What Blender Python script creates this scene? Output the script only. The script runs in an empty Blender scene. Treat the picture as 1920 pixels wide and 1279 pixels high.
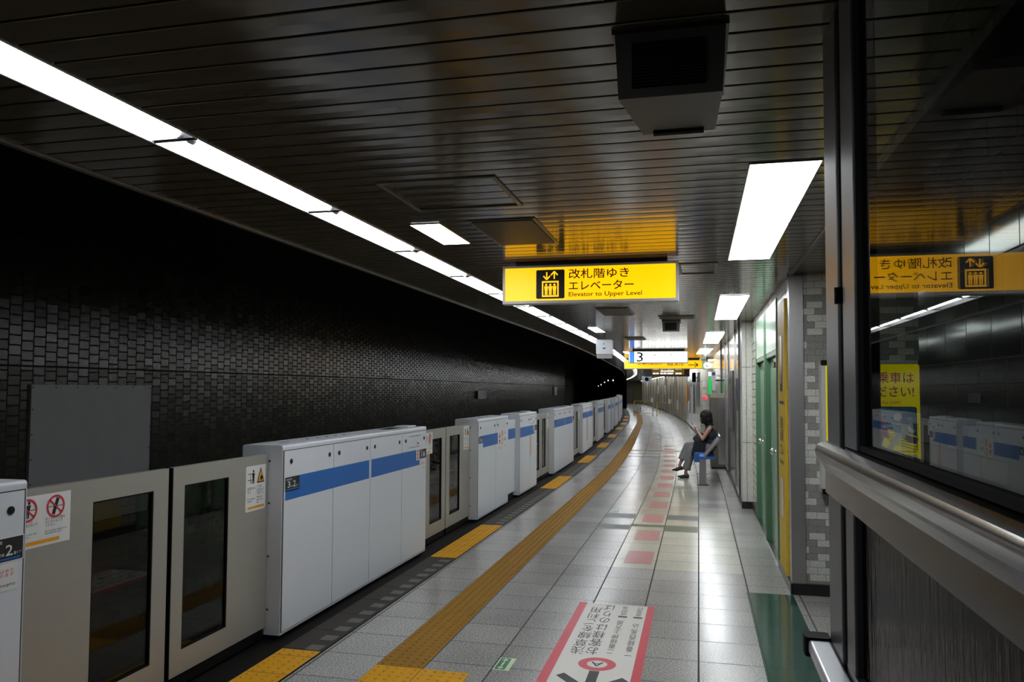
import bpy, bmesh, math, random
from mathutils import Vector, Matrix
from bisect import bisect_right

SC = bpy.context.scene
COL = SC.collection
random.seed(7)

# ------------------------------------------------------------------ camera
cd = bpy.data.cameras.new('camera')
cam = bpy.data.objects.new('camera', cd)
COL.objects.link(cam)
SC.camera = cam
cd.sensor_fit = 'HORIZONTAL'
cd.sensor_width = 36.0
cd.lens = 1450.0 / 1920.0 * 36.0
cd.shift_y = 24.5 / 1920.0
cd.clip_start = 0.05
cd.clip_end = 600
RX = Vector((0.97212639, 0.23440419, 0.00499488))
DN = Vector((-0.00568685, 0.04487166, -0.99897657))
FW = Vector((-0.23438843, 0.97110309, 0.04495395))
cam.matrix_world = Matrix(((RX.x, -DN.x, -FW.x, 0), (RX.y, -DN.y, -FW.y, 0), (RX.z, -DN.z, -FW.z, 1.67), (0, 0, 0, 1)))

# ------------------------------------------------------------------ world and exposure
w = bpy.data.worlds.new('world')
SC.world = w
w.use_nodes = True
w.node_tree.nodes['Background'].inputs[0].default_value = (0, 0, 0, 1)
w.node_tree.nodes['Background'].inputs[1].default_value = 0.0
SC.view_settings.view_transform = 'Standard'
SC.view_settings.look = 'None'
SC.view_settings.gamma = 1.0
SC.view_settings.use_curve_mapping = False
SC.view_settings.exposure = 0.3
try:
    SC.cycles.max_bounces = 8
    SC.cycles.diffuse_bounces = 3
    SC.cycles.glossy_bounces = 4
    SC.cycles.transparent_max_bounces = 16
    SC.cycles.caustics_reflective = False
    SC.cycles.caustics_refractive = False
    SC.cycles.sample_clamp_indirect = 4.0
    SC.cycles.use_denoising = True
    SC.cycles.use_light_tree = True
except Exception:
    pass
TUBE = 34.0       # radiance of the bare fluorescent tubes
PANEL = 14.0       # radiance of the ceiling panel diffusers
SIGN = 1.15       # radiance of the backlit signs

# ------------------------------------------------------------------ the bend of the platform
SY = [0, 14, 17, 20, 22.5, 25, 30, 35, 40, 50, 60, 75, 90, 110, 150, 200]
SX = [0, 0, -.04, -.15, -.24, -.36, -.62, -.88, -1.15, -1.95, -2.95, -4.7, -6.7, -9.8, -18.0, -31.0]
def S(y):
    if y <= 0: return 0.0
    i = min(bisect_right(SY, y) - 1, len(SY) - 2)
    t = (y - SY[i]) / (SY[i + 1] - SY[i])
    return SX[i] * (1 - t) + SX[i + 1] * t
def SS(y):   # smoothed
    return (S(y - 2) + 2 * S(y - 1) + 2 * S(y) + 2 * S(y + 1) + S(y + 2)) / 8 if y > 10 else S(y)
def DS(y):
    return (SS(y + 1) - SS(y - 1)) / 2 if y > 12 else 0.0
def rotz(y):
    return math.asin(-DS(y))

# ------------------------------------------------------------------ materials
def nn(nt, t, x=0, y=0, **kw):
    n = nt.nodes.new(t)
    n.location = (x, y)
    for k, v in kw.items(): setattr(n, k, v)
    return n
def mth(nt, op, a, b=None, c=None):
    n = nt.nodes.new('ShaderNodeMath'); n.operation = op
    for i, v in enumerate((a, b, c)):
        if v is None: continue
        if isinstance(v, (int, float)): n.inputs[i].default_value = v
        else: nt.links.new(v, n.inputs[i])
    return n.outputs[0]
def mixc(nt, f, a, b):
    n = nt.nodes.new('ShaderNodeMix'); n.data_type = 'RGBA'
    for s, v in (('Factor', f), ('A', a), ('B', b)):
        i = [k for k in n.inputs if k.name == s and (s == 'Factor' or k.type == 'RGBA')][0]
        if isinstance(v, (int, float)): i.default_value = v
        elif isinstance(v, (tuple, list)): i.default_value = (*v[:3], 1)
        else: nt.links.new(v, i)
    return [k for k in n.outputs if k.type == 'RGBA'][0]
MATS = {}
def mat(name, col=(.5, .5, .5), rough=.5, metal=0.0, spec=.5, noise=0.0, nscale=30, bump=0.0, bscale=60, coat=0.0, emit=None, es=1.0, rvar=0.0, stretch=None):
    m = bpy.data.materials.new(name); m.use_nodes = True
    nt = m.node_tree; p = nt.nodes['Principled BSDF']
    p.inputs['Base Color'].default_value = (*col, 1)
    p.inputs['Roughness'].default_value = rough
    p.inputs['Metallic'].default_value = metal
    p.inputs['Specular IOR Level'].default_value = spec
    p.inputs['Coat Weight'].default_value = coat
    tc = nn(nt, 'ShaderNodeTexCoord', -900, 0)
    src = tc.outputs['Object']
    if stretch:
        mp = nn(nt, 'ShaderNodeMapping', -750, 0); mp.inputs['Scale'].default_value = stretch
        nt.links.new(src, mp.inputs[0]); src = mp.outputs[0]
    nz = nn(nt, 'ShaderNodeTexNoise', -600, 0); nz.inputs['Scale'].default_value = nscale; nz.inputs['Detail'].default_value = 4
    nt.links.new(src, nz.inputs['Vector'])
    k = noise if noise > 0 else .04
    lo = [c * (1 - k) for c in col]; hi = [min(1, c * (1 + k)) for c in col]
    nt.links.new(mixc(nt, nz.outputs[0], lo, hi), p.inputs['Base Color'])
    if rvar > 0:
        nt.links.new(mth(nt, 'ADD', mth(nt, 'MULTIPLY', nz.outputs[0], rvar), rough - rvar / 2), p.inputs['Roughness'])
    if bump > 0:
        nb = nn(nt, 'ShaderNodeTexNoise', -600, -300); nb.inputs['Scale'].default_value = bscale
        nt.links.new(src, nb.inputs['Vector'])
        b = nn(nt, 'ShaderNodeBump', -300, -300); b.inputs['Strength'].default_value = bump; b.inputs['Distance'].default_value = .002
        nt.links.new(nb.outputs[0], b.inputs['Height']); nt.links.new(b.outputs[0], p.inputs['Normal'])
    if emit:
        p.inputs['Emission Color'].default_value = (*emit, 1); p.inputs['Emission Strength'].default_value = es
    MATS[name] = m
    return m
def glass(name, tint=(.9, .93, .92), rough=0.0, f0=.04, bump=0.0, fs=1.0):
    m = bpy.data.materials.new(name); m.use_nodes = True
    nt = m.node_tree; nt.nodes.clear()
    out = nn(nt, 'ShaderNodeOutputMaterial', 600, 0)
    g = nn(nt, 'ShaderNodeNewGeometry', -800, 0)
    dot = nn(nt, 'ShaderNodeVectorMath', -600, 0, operation='DOT_PRODUCT')
    nt.links.new(g.outputs['Normal'], dot.inputs[0]); nt.links.new(g.outputs['Incoming'], dot.inputs[1])
    c = mth(nt, 'ABSOLUTE', dot.outputs['Value'])
    f = mth(nt, 'ADD', mth(nt, 'MULTIPLY', mth(nt, 'POWER', mth(nt, 'SUBTRACT', 1.0, c), 5.0), 1 - f0), f0)
    f = mth(nt, 'MULTIPLY', f, fs)
    tr = nn(nt, 'ShaderNodeBsdfTransparent', 0, 100); tr.inputs[0].default_value = (*tint, 1)
    gl = nn(nt, 'ShaderNodeBsdfGlossy', 0, -100); gl.inputs['Roughness'].default_value = rough
    if bump > 0:
        tc = nn(nt, 'ShaderNodeTexCoord', -900, -300)
        mp = nn(nt, 'ShaderNodeMapping', -750, -300); mp.inputs['Scale'].default_value = (60, 60, 6)
        nz = nn(nt, 'ShaderNodeTexNoise', -600, -300); nz.inputs['Scale'].default_value = 1.0; nz.inputs['Detail'].default_value = 3
        nt.links.new(tc.outputs['Object'], mp.inputs[0]); nt.links.new(mp.outputs[0], nz.inputs['Vector'])
        b = nn(nt, 'ShaderNodeBump', -300, -300); b.inputs['Strength'].default_value = bump; b.inputs['Distance'].default_value = .01
        nt.links.new(nz.outputs[0], b.inputs['Height']); nt.links.new(b.outputs[0], gl.inputs['Normal'])
    mx = nn(nt, 'ShaderNodeMixShader', 300, 0)
    nt.links.new(f, mx.inputs[0]); nt.links.new(tr.outputs[0], mx.inputs[1]); nt.links.new(gl.outputs[0], mx.inputs[2])
    nt.links.new(mx.outputs[0], out.inputs[0])
    MATS[name] = m
    return m
def tilemat(name, tw, th, ca, cb, joint, jw, rough, jit=0.0, shift='row', spec=.5, speck=0.0, jw2=None, rj=.8, mott=0.0, cthr=None, coat=0.0):
    """tiles laid out on the surface's own metre grid (UV = metres); ca / cb = two glaze colours"""
    m = bpy.data.materials.new(name); m.use_nodes = True
    nt = m.node_tree; p = nt.nodes['Principled BSDF']; L = nt.links.new
    p.inputs['Specular IOR Level'].default_value = spec
    p.inputs['Coat Weight'].default_value = coat
    uv = nn(nt, 'ShaderNodeUVMap', -1500, 0)
    sp = nn(nt, 'ShaderNodeSeparateXYZ', -1350, 0); L(uv.outputs[0], sp.inputs[0])
    u = mth(nt, 'DIVIDE', sp.outputs[0], tw); v = mth(nt, 'DIVIDE', sp.outputs[1], th)
    if shift == 'row':
        u = mth(nt, 'ADD', u, mth(nt, 'MULTIPLY', mth(nt, 'MODULO', mth(nt, 'FLOOR', v), 2.0), .5))
    elif shift == 'col':
        v = mth(nt, 'ADD', v, mth(nt, 'MULTIPLY', mth(nt, 'MODULO', mth(nt, 'FLOOR', u), 2.0), .5))
    fu = mth(nt, 'FRACT', u); fv = mth(nt, 'FRACT', v)
    du = mth(nt, 'MINIMUM', fu, mth(nt, 'SUBTRACT', 1.0, fu)); dv = mth(nt, 'MINIMUM', fv, mth(nt, 'SUBTRACT', 1.0, fv))
    ju = mth(nt, 'LESS_THAN', du, jw / tw / 2); jv = mth(nt, 'LESS_THAN', dv, (jw2 or jw) / th / 2)
    J = mth(nt, 'MAXIMUM', ju, jv)
    cb_ = nn(nt, 'ShaderNodeCombineXYZ', -600, 200)
    L(mth(nt, 'FLOOR', u), cb_.inputs[0]); L(mth(nt, 'FLOOR', v), cb_.inputs[1])
    wn = nn(nt, 'ShaderNodeTexWhiteNoise', -450, 200); wn.noise_dimensions = '3D'; L(cb_.outputs[0], wn.inputs['Vector'])
    r = wn.outputs['Value']
    if cthr is not None: r = mth(nt, 'GREATER_THAN', r, cthr)
    c = mixc(nt, r, ca, cb)
    tc = nn(nt, 'ShaderNodeTexCoord', -900, -200)
    if speck > 0:
        nz = nn(nt, 'ShaderNodeTexNoise', -600, -200); nz.inputs['Scale'].default_value = 95; nz.inputs['Detail'].default_value = 2
        L(tc.outputs['Object'], nz.inputs['Vector'])
        cr = nn(nt, 'ShaderNodeMapRange', -400, -200); cr.inputs[1].default_value = .35; cr.inputs[2].default_value = .65
        cr.inputs[3].default_value = 1 - speck; cr.inputs[4].default_value = 1 + speck * .6
        L(nz.outputs[0], cr.inputs[0])
        vm = nn(nt, 'ShaderNodeVectorMath', -200, -100, operation='SCALE'); L(c, vm.inputs[0]); L(cr.outputs[0], vm.inputs['Scale'])
        c = vm.outputs[0]
    if mott > 0:
        nz = nn(nt, 'ShaderNodeTexNoise', -600, -500); nz.inputs['Scale'].default_value = 1.3; nz.inputs['Detail'].default_value = 5
        L(tc.outputs['Object'], nz.inputs['Vector'])
        cr = nn(nt, 'ShaderNodeMapRange', -400, -500); cr.inputs[1].default_value = .3; cr.inputs[2].default_value = .7
        cr.inputs[3].default_value = 1 - mott; cr.inputs[4].default_value = 1 + mott
        L(nz.outputs[0], cr.inputs[0])
        vm = nn(nt, 'ShaderNodeVectorMath', -200, -300, operation='SCALE'); L(c, vm.inputs[0]); L(cr.outputs[0], vm.inputs['Scale'])
        c = vm.outputs[0]
    L(mixc(nt, J, c, joint), p.inputs['Base Color'])
    L(mth(nt, 'ADD', mth(nt, 'MULTIPLY', J, rj - rough), mth(nt, 'ADD', rough, mth(nt, 'MULTIPLY', wn.outputs['Value'], rough * .12))), p.inputs['Roughness'])
    g = nn(nt, 'ShaderNodeNewGeometry', -400, -700)
    last = g.outputs['Normal']
    if jit > 0:
        s1 = nn(nt, 'ShaderNodeVectorMath', -200, -600, operation='SUBTRACT'); L(wn.outputs['Color'], s1.inputs[0]); s1.inputs[1].default_value = (.5, .5, .5)
        s2 = nn(nt, 'ShaderNodeVectorMath', 0, -600, operation='SCALE'); L(s1.outputs[0], s2.inputs[0]); s2.inputs['Scale'].default_value = jit
        s3 = nn(nt, 'ShaderNodeVectorMath', 200, -600, operation='ADD'); L(s2.outputs[0], s3.inputs[0]); L(last, s3.inputs[1])
        s4 = nn(nt, 'ShaderNodeVectorMath', 400, -600, operation='NORMALIZE'); L(s3.outputs[0], s4.inputs[0]); last = s4.outputs[0]
    b = nn(nt, 'ShaderNodeBump', 300, -400); b.inputs['Strength'].default_value = .5; b.inputs['Distance'].default_value = .002
    L(mth(nt, 'SUBTRACT', 1.0, J), b.inputs['Height']); L(last, b.inputs['Normal']); L(b.outputs[0], p.inputs['Normal'])
    MATS[name] = m
    return m

M_white = mat('white_painted_steel', (.66, .69, .74), .28, spec=.5, noise=.008, nscale=2)
M_whiteside = mat('grey_white_steel', (.58, .60, .64), .35, noise=.008)
M_blue = mat('blue_band', (.012, .12, .42), .3)
M_gate = mat('champagne_aluminium', (.38, .37, .335), .36, metal=.4, noise=.04, nscale=4, stretch=(1, 1, 12))
M_gateglass = glass('smoked_glass', (.5, .5, .48), .01, .045)
M_black = mat('black_rubber', (.004, .004, .004), .7, spec=.1)
M_dark = mat('dark_metal', (.03, .03, .032), .4)
M_lock = mat('dark_lock', (.02, .02, .02), .3, metal=.5)
M_chrome = mat('chrome', (.8, .8, .8), .12, metal=1)
M_steel = mat('brushed_stainless', (.42, .41, .40), .2, metal=1, noise=.06, nscale=8, rvar=.1, stretch=(12, 12, 1))
M_steeldark = mat('grey_aluminium_frame', (.09, .09, .098), .38, metal=.6, noise=.05)
M_rail = mat('polished_rail', (.065, .06, .055), .15, metal=1, noise=.05, nscale=5)
M_slat = mat('bronze_slat', (.100, .082, .055), .14, metal=0.0, spec=.7, noise=.12, nscale=3, rvar=.06, stretch=(.3, 3, 1))
M_slat.node_tree.nodes['Principled BSDF'].inputs['Specular Tint'].default_value = (1, .84, .62, 1)
M_gap = mat('dark_gap', (.004, .004, .004), .9)
M_trim = mat('grey_trim', (.16, .15, .13), .4, metal=.5)
M_fixture = mat('white_reflector', (.85, .86, .88), .35, spec=.4)
M_tube = mat('fluorescent_tube', (.9, .9, .9), .3, emit=(.93, .97, 1.0), es=TUBE)
M_cap = mat('tube_cap', (.75, .75, .77), .4)
M_diff = mat('lit_diffuser', (.9, .9, .9), .4, emit=(.93, .97, 1.0), es=PANEL)
M_yel = mat('lit_yellow_panel', (.5, .35, .0), .35, emit=(1.0, .46, .0), es=SIGN)
M_yelfar = mat('lit_yellow_panel_far', (.5, .35, .0), .35, emit=(1.0, .46, .0), es=SIGN)
M_wht = mat('lit_white_panel', (.7, .7, .7), .35, emit=(1.0, 1.0, .97), es=2.6)
M_blit = mat('lit_blue_panel', (.05, .2, .6), .35, emit=(.05, .22, .9), es=1.0)
M_glit = mat('lit_green_panel', (.05, .5, .2), .35, emit=(.05, .75, .25), es=1.0)
M_ink = mat('black_ink', (.006, .006, .007), .5)
M_frame = mat('silver_sign_frame', (.58, .57, .55), .35, metal=.15)
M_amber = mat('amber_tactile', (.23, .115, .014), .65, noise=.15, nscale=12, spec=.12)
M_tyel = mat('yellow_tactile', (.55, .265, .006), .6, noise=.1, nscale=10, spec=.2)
M_red = mat('red_ink', (.5, .02, .04), .4)
M_redmk = mat('faded_red_film', (.42, .12, .12), .3, noise=.1)
M_grey = mat('grey_film_edge', (.3, .33, .33), .4)
M_sticker = mat('white_sticker', (.72, .73, .72), .35)
M_paper = mat('off_white_film', (.62, .60, .55), .38, noise=.06, nscale=5, bump=.3, bscale=12)
M_orange = mat('orange_ink', (.75, .32, .01), .4)
M_ltgrn = mat('pale_green_sticker', (.5, .62, .38), .4)
M_grn = mat('green_ink', (.01, .12, .06), .4)
M_door = mat('green_painted_door', (.24, .35, .25), .25, noise=.04, nscale=3)
M_doord = mat('dark_green_frame', (.09, .20, .11), .35)
M_ypanel = mat('yellow_cabinet', (.58, .39, .015), .5, metal=0, spec=.2, noise=.05, nscale=3)
M_granite = mat('speckled_granite', (.62, .63, .56), .4, noise=.35, nscale=70)
M_base = mat('black_base', (.012, .012, .012), .35)
M_pale = mat('pale_stone', (.55, .56, .50), .35, noise=.08, nscale=20)
M_cab = mat('dark_bronze_cabinet', (.12, .115, .10), .3, metal=.5, noise=.05)
M_grn2 = mat('green_sign', (.0, .30, .05), .4, emit=(0, .45, .06), es=.35)
M_navy = mat('navy_sign', (.03, .05, .18), .4)
M_redlamp = mat('red_lamp', (.6, .0, .02), .2, emit=(1, .01, .03), es=2.0)
M_tunlamp = mat('tunnel_lamp_glow', (.8, .7, .6), .4, emit=(1, .85, .6), es=30.0)
M_led = mat('led_white', (.5, .5, .5), .4, emit=(.9, .95, 1.0), es=3.0)
M_ledy = mat('led_amber', (.06, .04, 0), .4, emit=(.9, .6, .05), es=.10)
M_poly = mat('poster_yellow', (.62, .52, .0), .35, emit=(1.0, .85, .0), es=.28)
M_poblue = mat('poster_blue', (.05, .2, .35), .4)
M_poskin = mat('poster_figure', (.6, .58, .5), .4)
M_porain = mat('poster_grey', (.3, .3, .3), .4)
M_potxt = mat('poster_crimson', (.55, .02, .09), .4)
M_barr = mat('barrier_yellow', (.5, .32, .02), .4)
M_brown = mat('barrier_brown', (.12, .07, .04), .4)
M_skin = mat('skin', (.42, .22, .145), .5, noise=.05)
M_hair = mat('black_hair', (.008, .007, .008), .75, spec=.2, noise=.3, nscale=60, stretch=(1, 1, .1))
M_top = mat('black_blouse', (.022, .024, .028), .7, noise=.2, bump=.4, bscale=25)
M_trou = mat('grey_check_trousers', (.17, .17, .175), .8, noise=.25, nscale=45, bump=.4, bscale=18)
M_jack = mat('black_cloth', (.008, .008, .009), .85, bump=.5, bscale=16)
M_shoe = mat('black_shoe', (.01, .01, .011), .3)
M_phone = mat('phone_dark', (.02, .02, .025), .15)
M_bseat = mat('blue_seat', (.03, .13, .45), .4)
M_bback = mat('satin_bench_metal', (.34, .35, .36), .3, metal=.8, noise=.04)
M_wallpan = mat('grey_wall_panel', (.19, .19, .195), .55, noise=.1, nscale=3)
M_bell = mat('dull_concrete', (.018, .017, .015), .9, noise=.2, nscale=2, spec=.1)
M_rough = glass('dirty_lower_glass', (.10, .10, .09), .12, .05, bump=.25, fs=.5)
M_winglass = glass('window_glass', (.64, .67, .64), .0, .045, fs=.7)
M_edge = mat('brick_dark_joint', (.05, .05, .05), .8)

T_floor = tilemat('floor_tiles', .4, .4, (.28, .272, .255), (.33, .322, .30), (.020, .020, .019), .011, .22, jit=.005, shift='none', speck=.5, jw2=.008, mott=.12)
T_cream = tilemat('cream_floor_tiles', .4, .4, (.36, .36, .28), (.42, .42, .33), (.020, .020, .019), .011, .20, jit=.005, shift='none', speck=.35, jw2=.008, mott=.12)
T_green = tilemat('green_floor_tiles', .4, .4, (.018, .06, .045), (.02, .07, .05), (.01, .02, .02), .004, .12, shift='none', speck=.5, jw2=.002)
T_slate = tilemat('slate_floor_tiles', .4, .4, (.045, .055, .065), (.04, .05, .06), (.03, .03, .03), .004, .34, shift='none', speck=.3, spec=.18)
T_olive = tilemat('olive_floor_tiles', .4, .4, (.075, .09, .03), (.085, .10, .035), (.03, .03, .03), .004, .38, shift='none', speck=.3, spec=.15)
T_edge = tilemat('edge_tiles', .4, .4, (.028, .025, .021), (.040, .036, .030), (.008, .008, .008), .008, .55, shift='none', speck=.3, spec=.10)
T_dash = tilemat('edge_dashes', .4, .4, (.08, .073, .06), (.10, .092, .075), (.1, .1, .1), .001, .5, shift='none', speck=.3, spec=.25)
T_rub = mat('black_edge_rubber', (.005, .0045, .004), .7, spec=.08)
T_track = tilemat('track_wall_tiles', .155, .105, (.016, .016, .010), (.028, .028, .018), (.0015, .0015, .0015), .016, .24, jit=.05, shift='col', speck=.15, spec=.32)
T_brick = tilemat('grey_brick_tiles', .125, .056, (.25, .245, .225), (.55, .55, .50), (.12, .12, .11), .003, .55, shift='row', speck=.25, cthr=.5)
T_white = tilemat('glazed_wall_tiles', .21, .105, (.46, .43, .36), (.55, .52, .45), (.02, .02, .018), .010, .14, jit=.02, shift='row')
T_big = tilemat('large_dark_tiles', .30, .20, (.008, .008, .0075), (.014, .014, .013), (.002, .002, .002), .008, .08, jit=.008, shift='row', spec=.14)
T_panel = tilemat('stainless_wall_panels', 1.2, 6.0, (.66, .65, .61), (.76, .75, .71), (.02, .02, .02), .015, .13, jit=.005, shift='none')
for m_ in (T_panel,):
    m_.node_tree.nodes['Principled BSDF'].inputs['Metallic'].default_value = .45

# ------------------------------------------------------------------ mesh helpers
class MB:
    def __init__(s): s.v = []; s.f = []; s.m = []; s.uv = {}; s.sm = []
    def _a(s, vs): b = len(s.v); s.v += [tuple(x) for x in vs]; return b
    def face(s, idx, mi=0, uv=None, sm=False):
        if uv: s.uv[len(s.f)] = uv
        s.f.append(tuple(idx)); s.m.append(mi); s.sm.append(sm)
    def quad(s, a, b, c, d, mi=0, uv=None):
        k = s._a((a, b, c, d)); s.face((k, k + 1, k + 2, k + 3), mi, uv)
    def box(s, x0, x1, y0, y1, z0, z1, mi=0):
        k = s._a([(x0, y0, z0), (x1, y0, z0), (x1, y1, z0), (x0, y1, z0), (x0, y0, z1), (x1, y0, z1), (x1, y1, z1), (x0, y1, z1)])
        for q in ((0, 3, 2, 1), (4, 5, 6, 7), (0, 1, 5, 4), (1, 2, 6, 5), (2, 3, 7, 6), (3, 0, 4, 7)):
            s.face([k + i for i in q], mi)
        return s
    def rbox(s, x0, x1, y0, y1, z0, z1, r, mi=0, axis='y', n=4, corners=(1, 1, 1, 1)):
        """box rounded round one axis; corners = (lo,lo),(hi,lo),(hi,hi),(lo,hi)"""
        if axis == 'y': A, B, C = (x0, x1), (z0, z1), (y0, y1)
        elif axis == 'x': A, B, C = (y0, y1), (z0, z1), (x0, x1)
        else: A, B, C = (x0, x1), (y0, y1), (z0, z1)
        pr = []
        for ci, (ca, cb, a0) in enumerate((((A[0] + r), (B[0] + r), 180), ((A[1] - r), (B[0] + r), 270), ((A[1] - r), (B[1] - r), 0), ((A[0] + r), (B[1] - r), 90))):
            if corners[ci]:
                for i in range(n + 1):
                    t = math.radians(a0 + 90 * i / n); pr.append((ca + r * math.cos(t), cb + r * math.sin(t)))
            else:
                pr.append((A[0] if ci in (0, 3) else A[1], B[0] if ci in (0, 1) else B[1]))
        def P(a, b, c): return (a, c, b) if axis == 'y' else ((c, a, b) if axis == 'x' else (a, b, c))
        k = s._a([P(a, b, C[0]) for a, b in pr] + [P(a, b, C[1]) for a, b in pr]); n_ = len(pr)
        s.face([k + i for i in range(n_)], mi); s.face([k + n_ + i for i in reversed(range(n_))], mi)
        for i in range(n_):
            j = (i + 1) % n_; s.face((k + i, k + n_ + i, k + n_ + j, k + j), mi, sm=False)
        return s
    def cyl(s, p, q, r, n=12, mi=0, r2=None, sm=True):
        p = Vector(p); q = Vector(q); d = (q - p).normalized(); r2 = r if r2 is None else r2
        a = d.orthogonal().normalized(); b = d.cross(a)
        vs = [p + (a * math.cos(2 * math.pi * i / n) + b * math.sin(2 * math.pi * i / n)) * r for i in range(n)]
        vs += [q + (a * math.cos(2 * math.pi * i / n) + b * math.sin(2 * math.pi * i / n)) * r2 for i in range(n)]
        k = s._a(vs)
        s.face([k + i for i in reversed(range(n))], mi); s.face([k + n + i for i in range(n)], mi)
        for i in range(n):
            j = (i + 1) % n; s.face((k + i, k + j, k + n + j, k + n + i), mi, sm=sm)
        return s
    def ell(s, c, r, n=14, m=9, mi=0, M=None):
        c = Vector(c); base = len(s.v); vs = []
        for i in range(m + 1):
            t = math.pi * i / m
            for j in range(n):
                f = 2 * math.pi * j / n
                p = Vector((r[0] * math.sin(t) * math.cos(f), r[1] * math.sin(t) * math.sin(f), r[2] * math.cos(t)))
                if M: p = M @ p
                vs.append(c + p)
        k = s._a(vs)
        for i in range(m):
            for j in range(n):
                j2 = (j + 1) % n
                s.face((k + i * n + j, k + (i + 1) * n + j, k + (i + 1) * n + j2, k + i * n + j2), mi, sm=True)
        return s
    def cap(s, p, q, r, r2, n=12, mi=0):
        s.cyl(p, q, r, n, mi, r2); s.ell(p, (r, r, r), n, 7, mi); s.ell(q, (r2, r2, r2), n, 7, mi); return s
    def poly(s, pts, mi=0): k = s._a(pts); s.face(range(k, k + len(pts)), mi); return s
    def dome(s, x, y, z, r, h, mi=0, n=6):
        k = s._a([(x + r * math.cos(i * 6.2832 / n), y + r * math.sin(i * 6.2832 / n), z) for i in range(n)] +
                 [(x + .6 * r * math.cos(i * 6.2832 / n), y + .6 * r * math.sin(i * 6.2832 / n), z + h) for i in range(n)])
        for i in range(n):
            j = (i + 1) % n; s.face((k + i, k + j, k + n + j, k + n + i), mi)
        s.face([k + n + i for i in range(n)], mi)
        return s
    def build(s, name, mats, parent=None, **props):
        me = bpy.data.meshes.new(name); me.from_pydata(s.v, [], s.f)
        for m_ in (mats if isinstance(mats, (list, tuple)) else [mats]): me.materials.append(m_)
        me.polygons.foreach_set('material_index', s.m)
        me.polygons.foreach_set('use_smooth', s.sm)
        if s.uv:
            lay = me.uv_layers.new(name='UVMap')
            for fi, uvs in s.uv.items():
                for li, t in zip(me.polygons[fi].loop_indices, uvs): lay.data[li].uv = t
        me.update()
        o = bpy.data.objects.new(name, me); COL.objects.link(o)
        if parent: o.parent = parent
        for k_, v_ in props.items(): o[k_] = v_
        return o
def thing(name, label, cat, loc=(0, 0, 0), rz=0.0, group=None):
    o = bpy.data.objects.new(name, None); COL.objects.link(o); o.empty_display_size = .1
    o.location = loc; o.rotation_euler = (0, 0, rz)
    o['label'] = label; o['category'] = cat
    if group: o['group'] = group
    return o
def tag(o, label, cat, group=None):
    o['label'] = label; o['category'] = cat
    if group: o['group'] = group
    return o
def struct(o): o['kind'] = 'structure'; return o
def dup(root, loc=None, rz=None, label=None, group=None, parent=None):
    c = root.copy(); COL.objects.link(c)
    if parent: c.parent = parent
    if loc is not None: c.location = loc
    if rz is not None: c.rotation_euler = (0, 0, rz)
    if label: c['label'] = label
    if group: c['group'] = group
    for ch in [x for x in bpy.data.objects if x.parent == root]: dup(ch, parent=c)
    return c
TXT = {}
def txt_mesh(s, align='LEFT', sp=1.0):
    key = (s, align, sp)
    if key in TXT: return TXT[key]
    c = bpy.data.curves.new('t', 'FONT'); c.body = s; c.resolution_u = 2; c.align_x = align; c.space_line = sp
    o = bpy.data.objects.new('t', c); COL.objects.link(o); bpy.context.view_layer.update()
    me = bpy.data.meshes.new_from_object(o.evaluated_get(bpy.context.evaluated_depsgraph_get()))
    V = [v.co.copy() for v in me.vertices]; F = [tuple(p.vertices) for p in me.polygons]
    bpy.data.objects.remove(o); bpy.data.meshes.remove(me); bpy.data.curves.remove(c)
    xs = [v.x for v in V]; ys = [v.y for v in V]
    x0, x1, y0, y1 = min(xs), max(xs), min(ys), max(ys)
    TXT[key] = ([((v.x - x0) / (x1 - x0 + 1e-9), (v.y - y0) / (y1 - y0 + 1e-9)) for v in V], F)
    return TXT[key]
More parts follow.
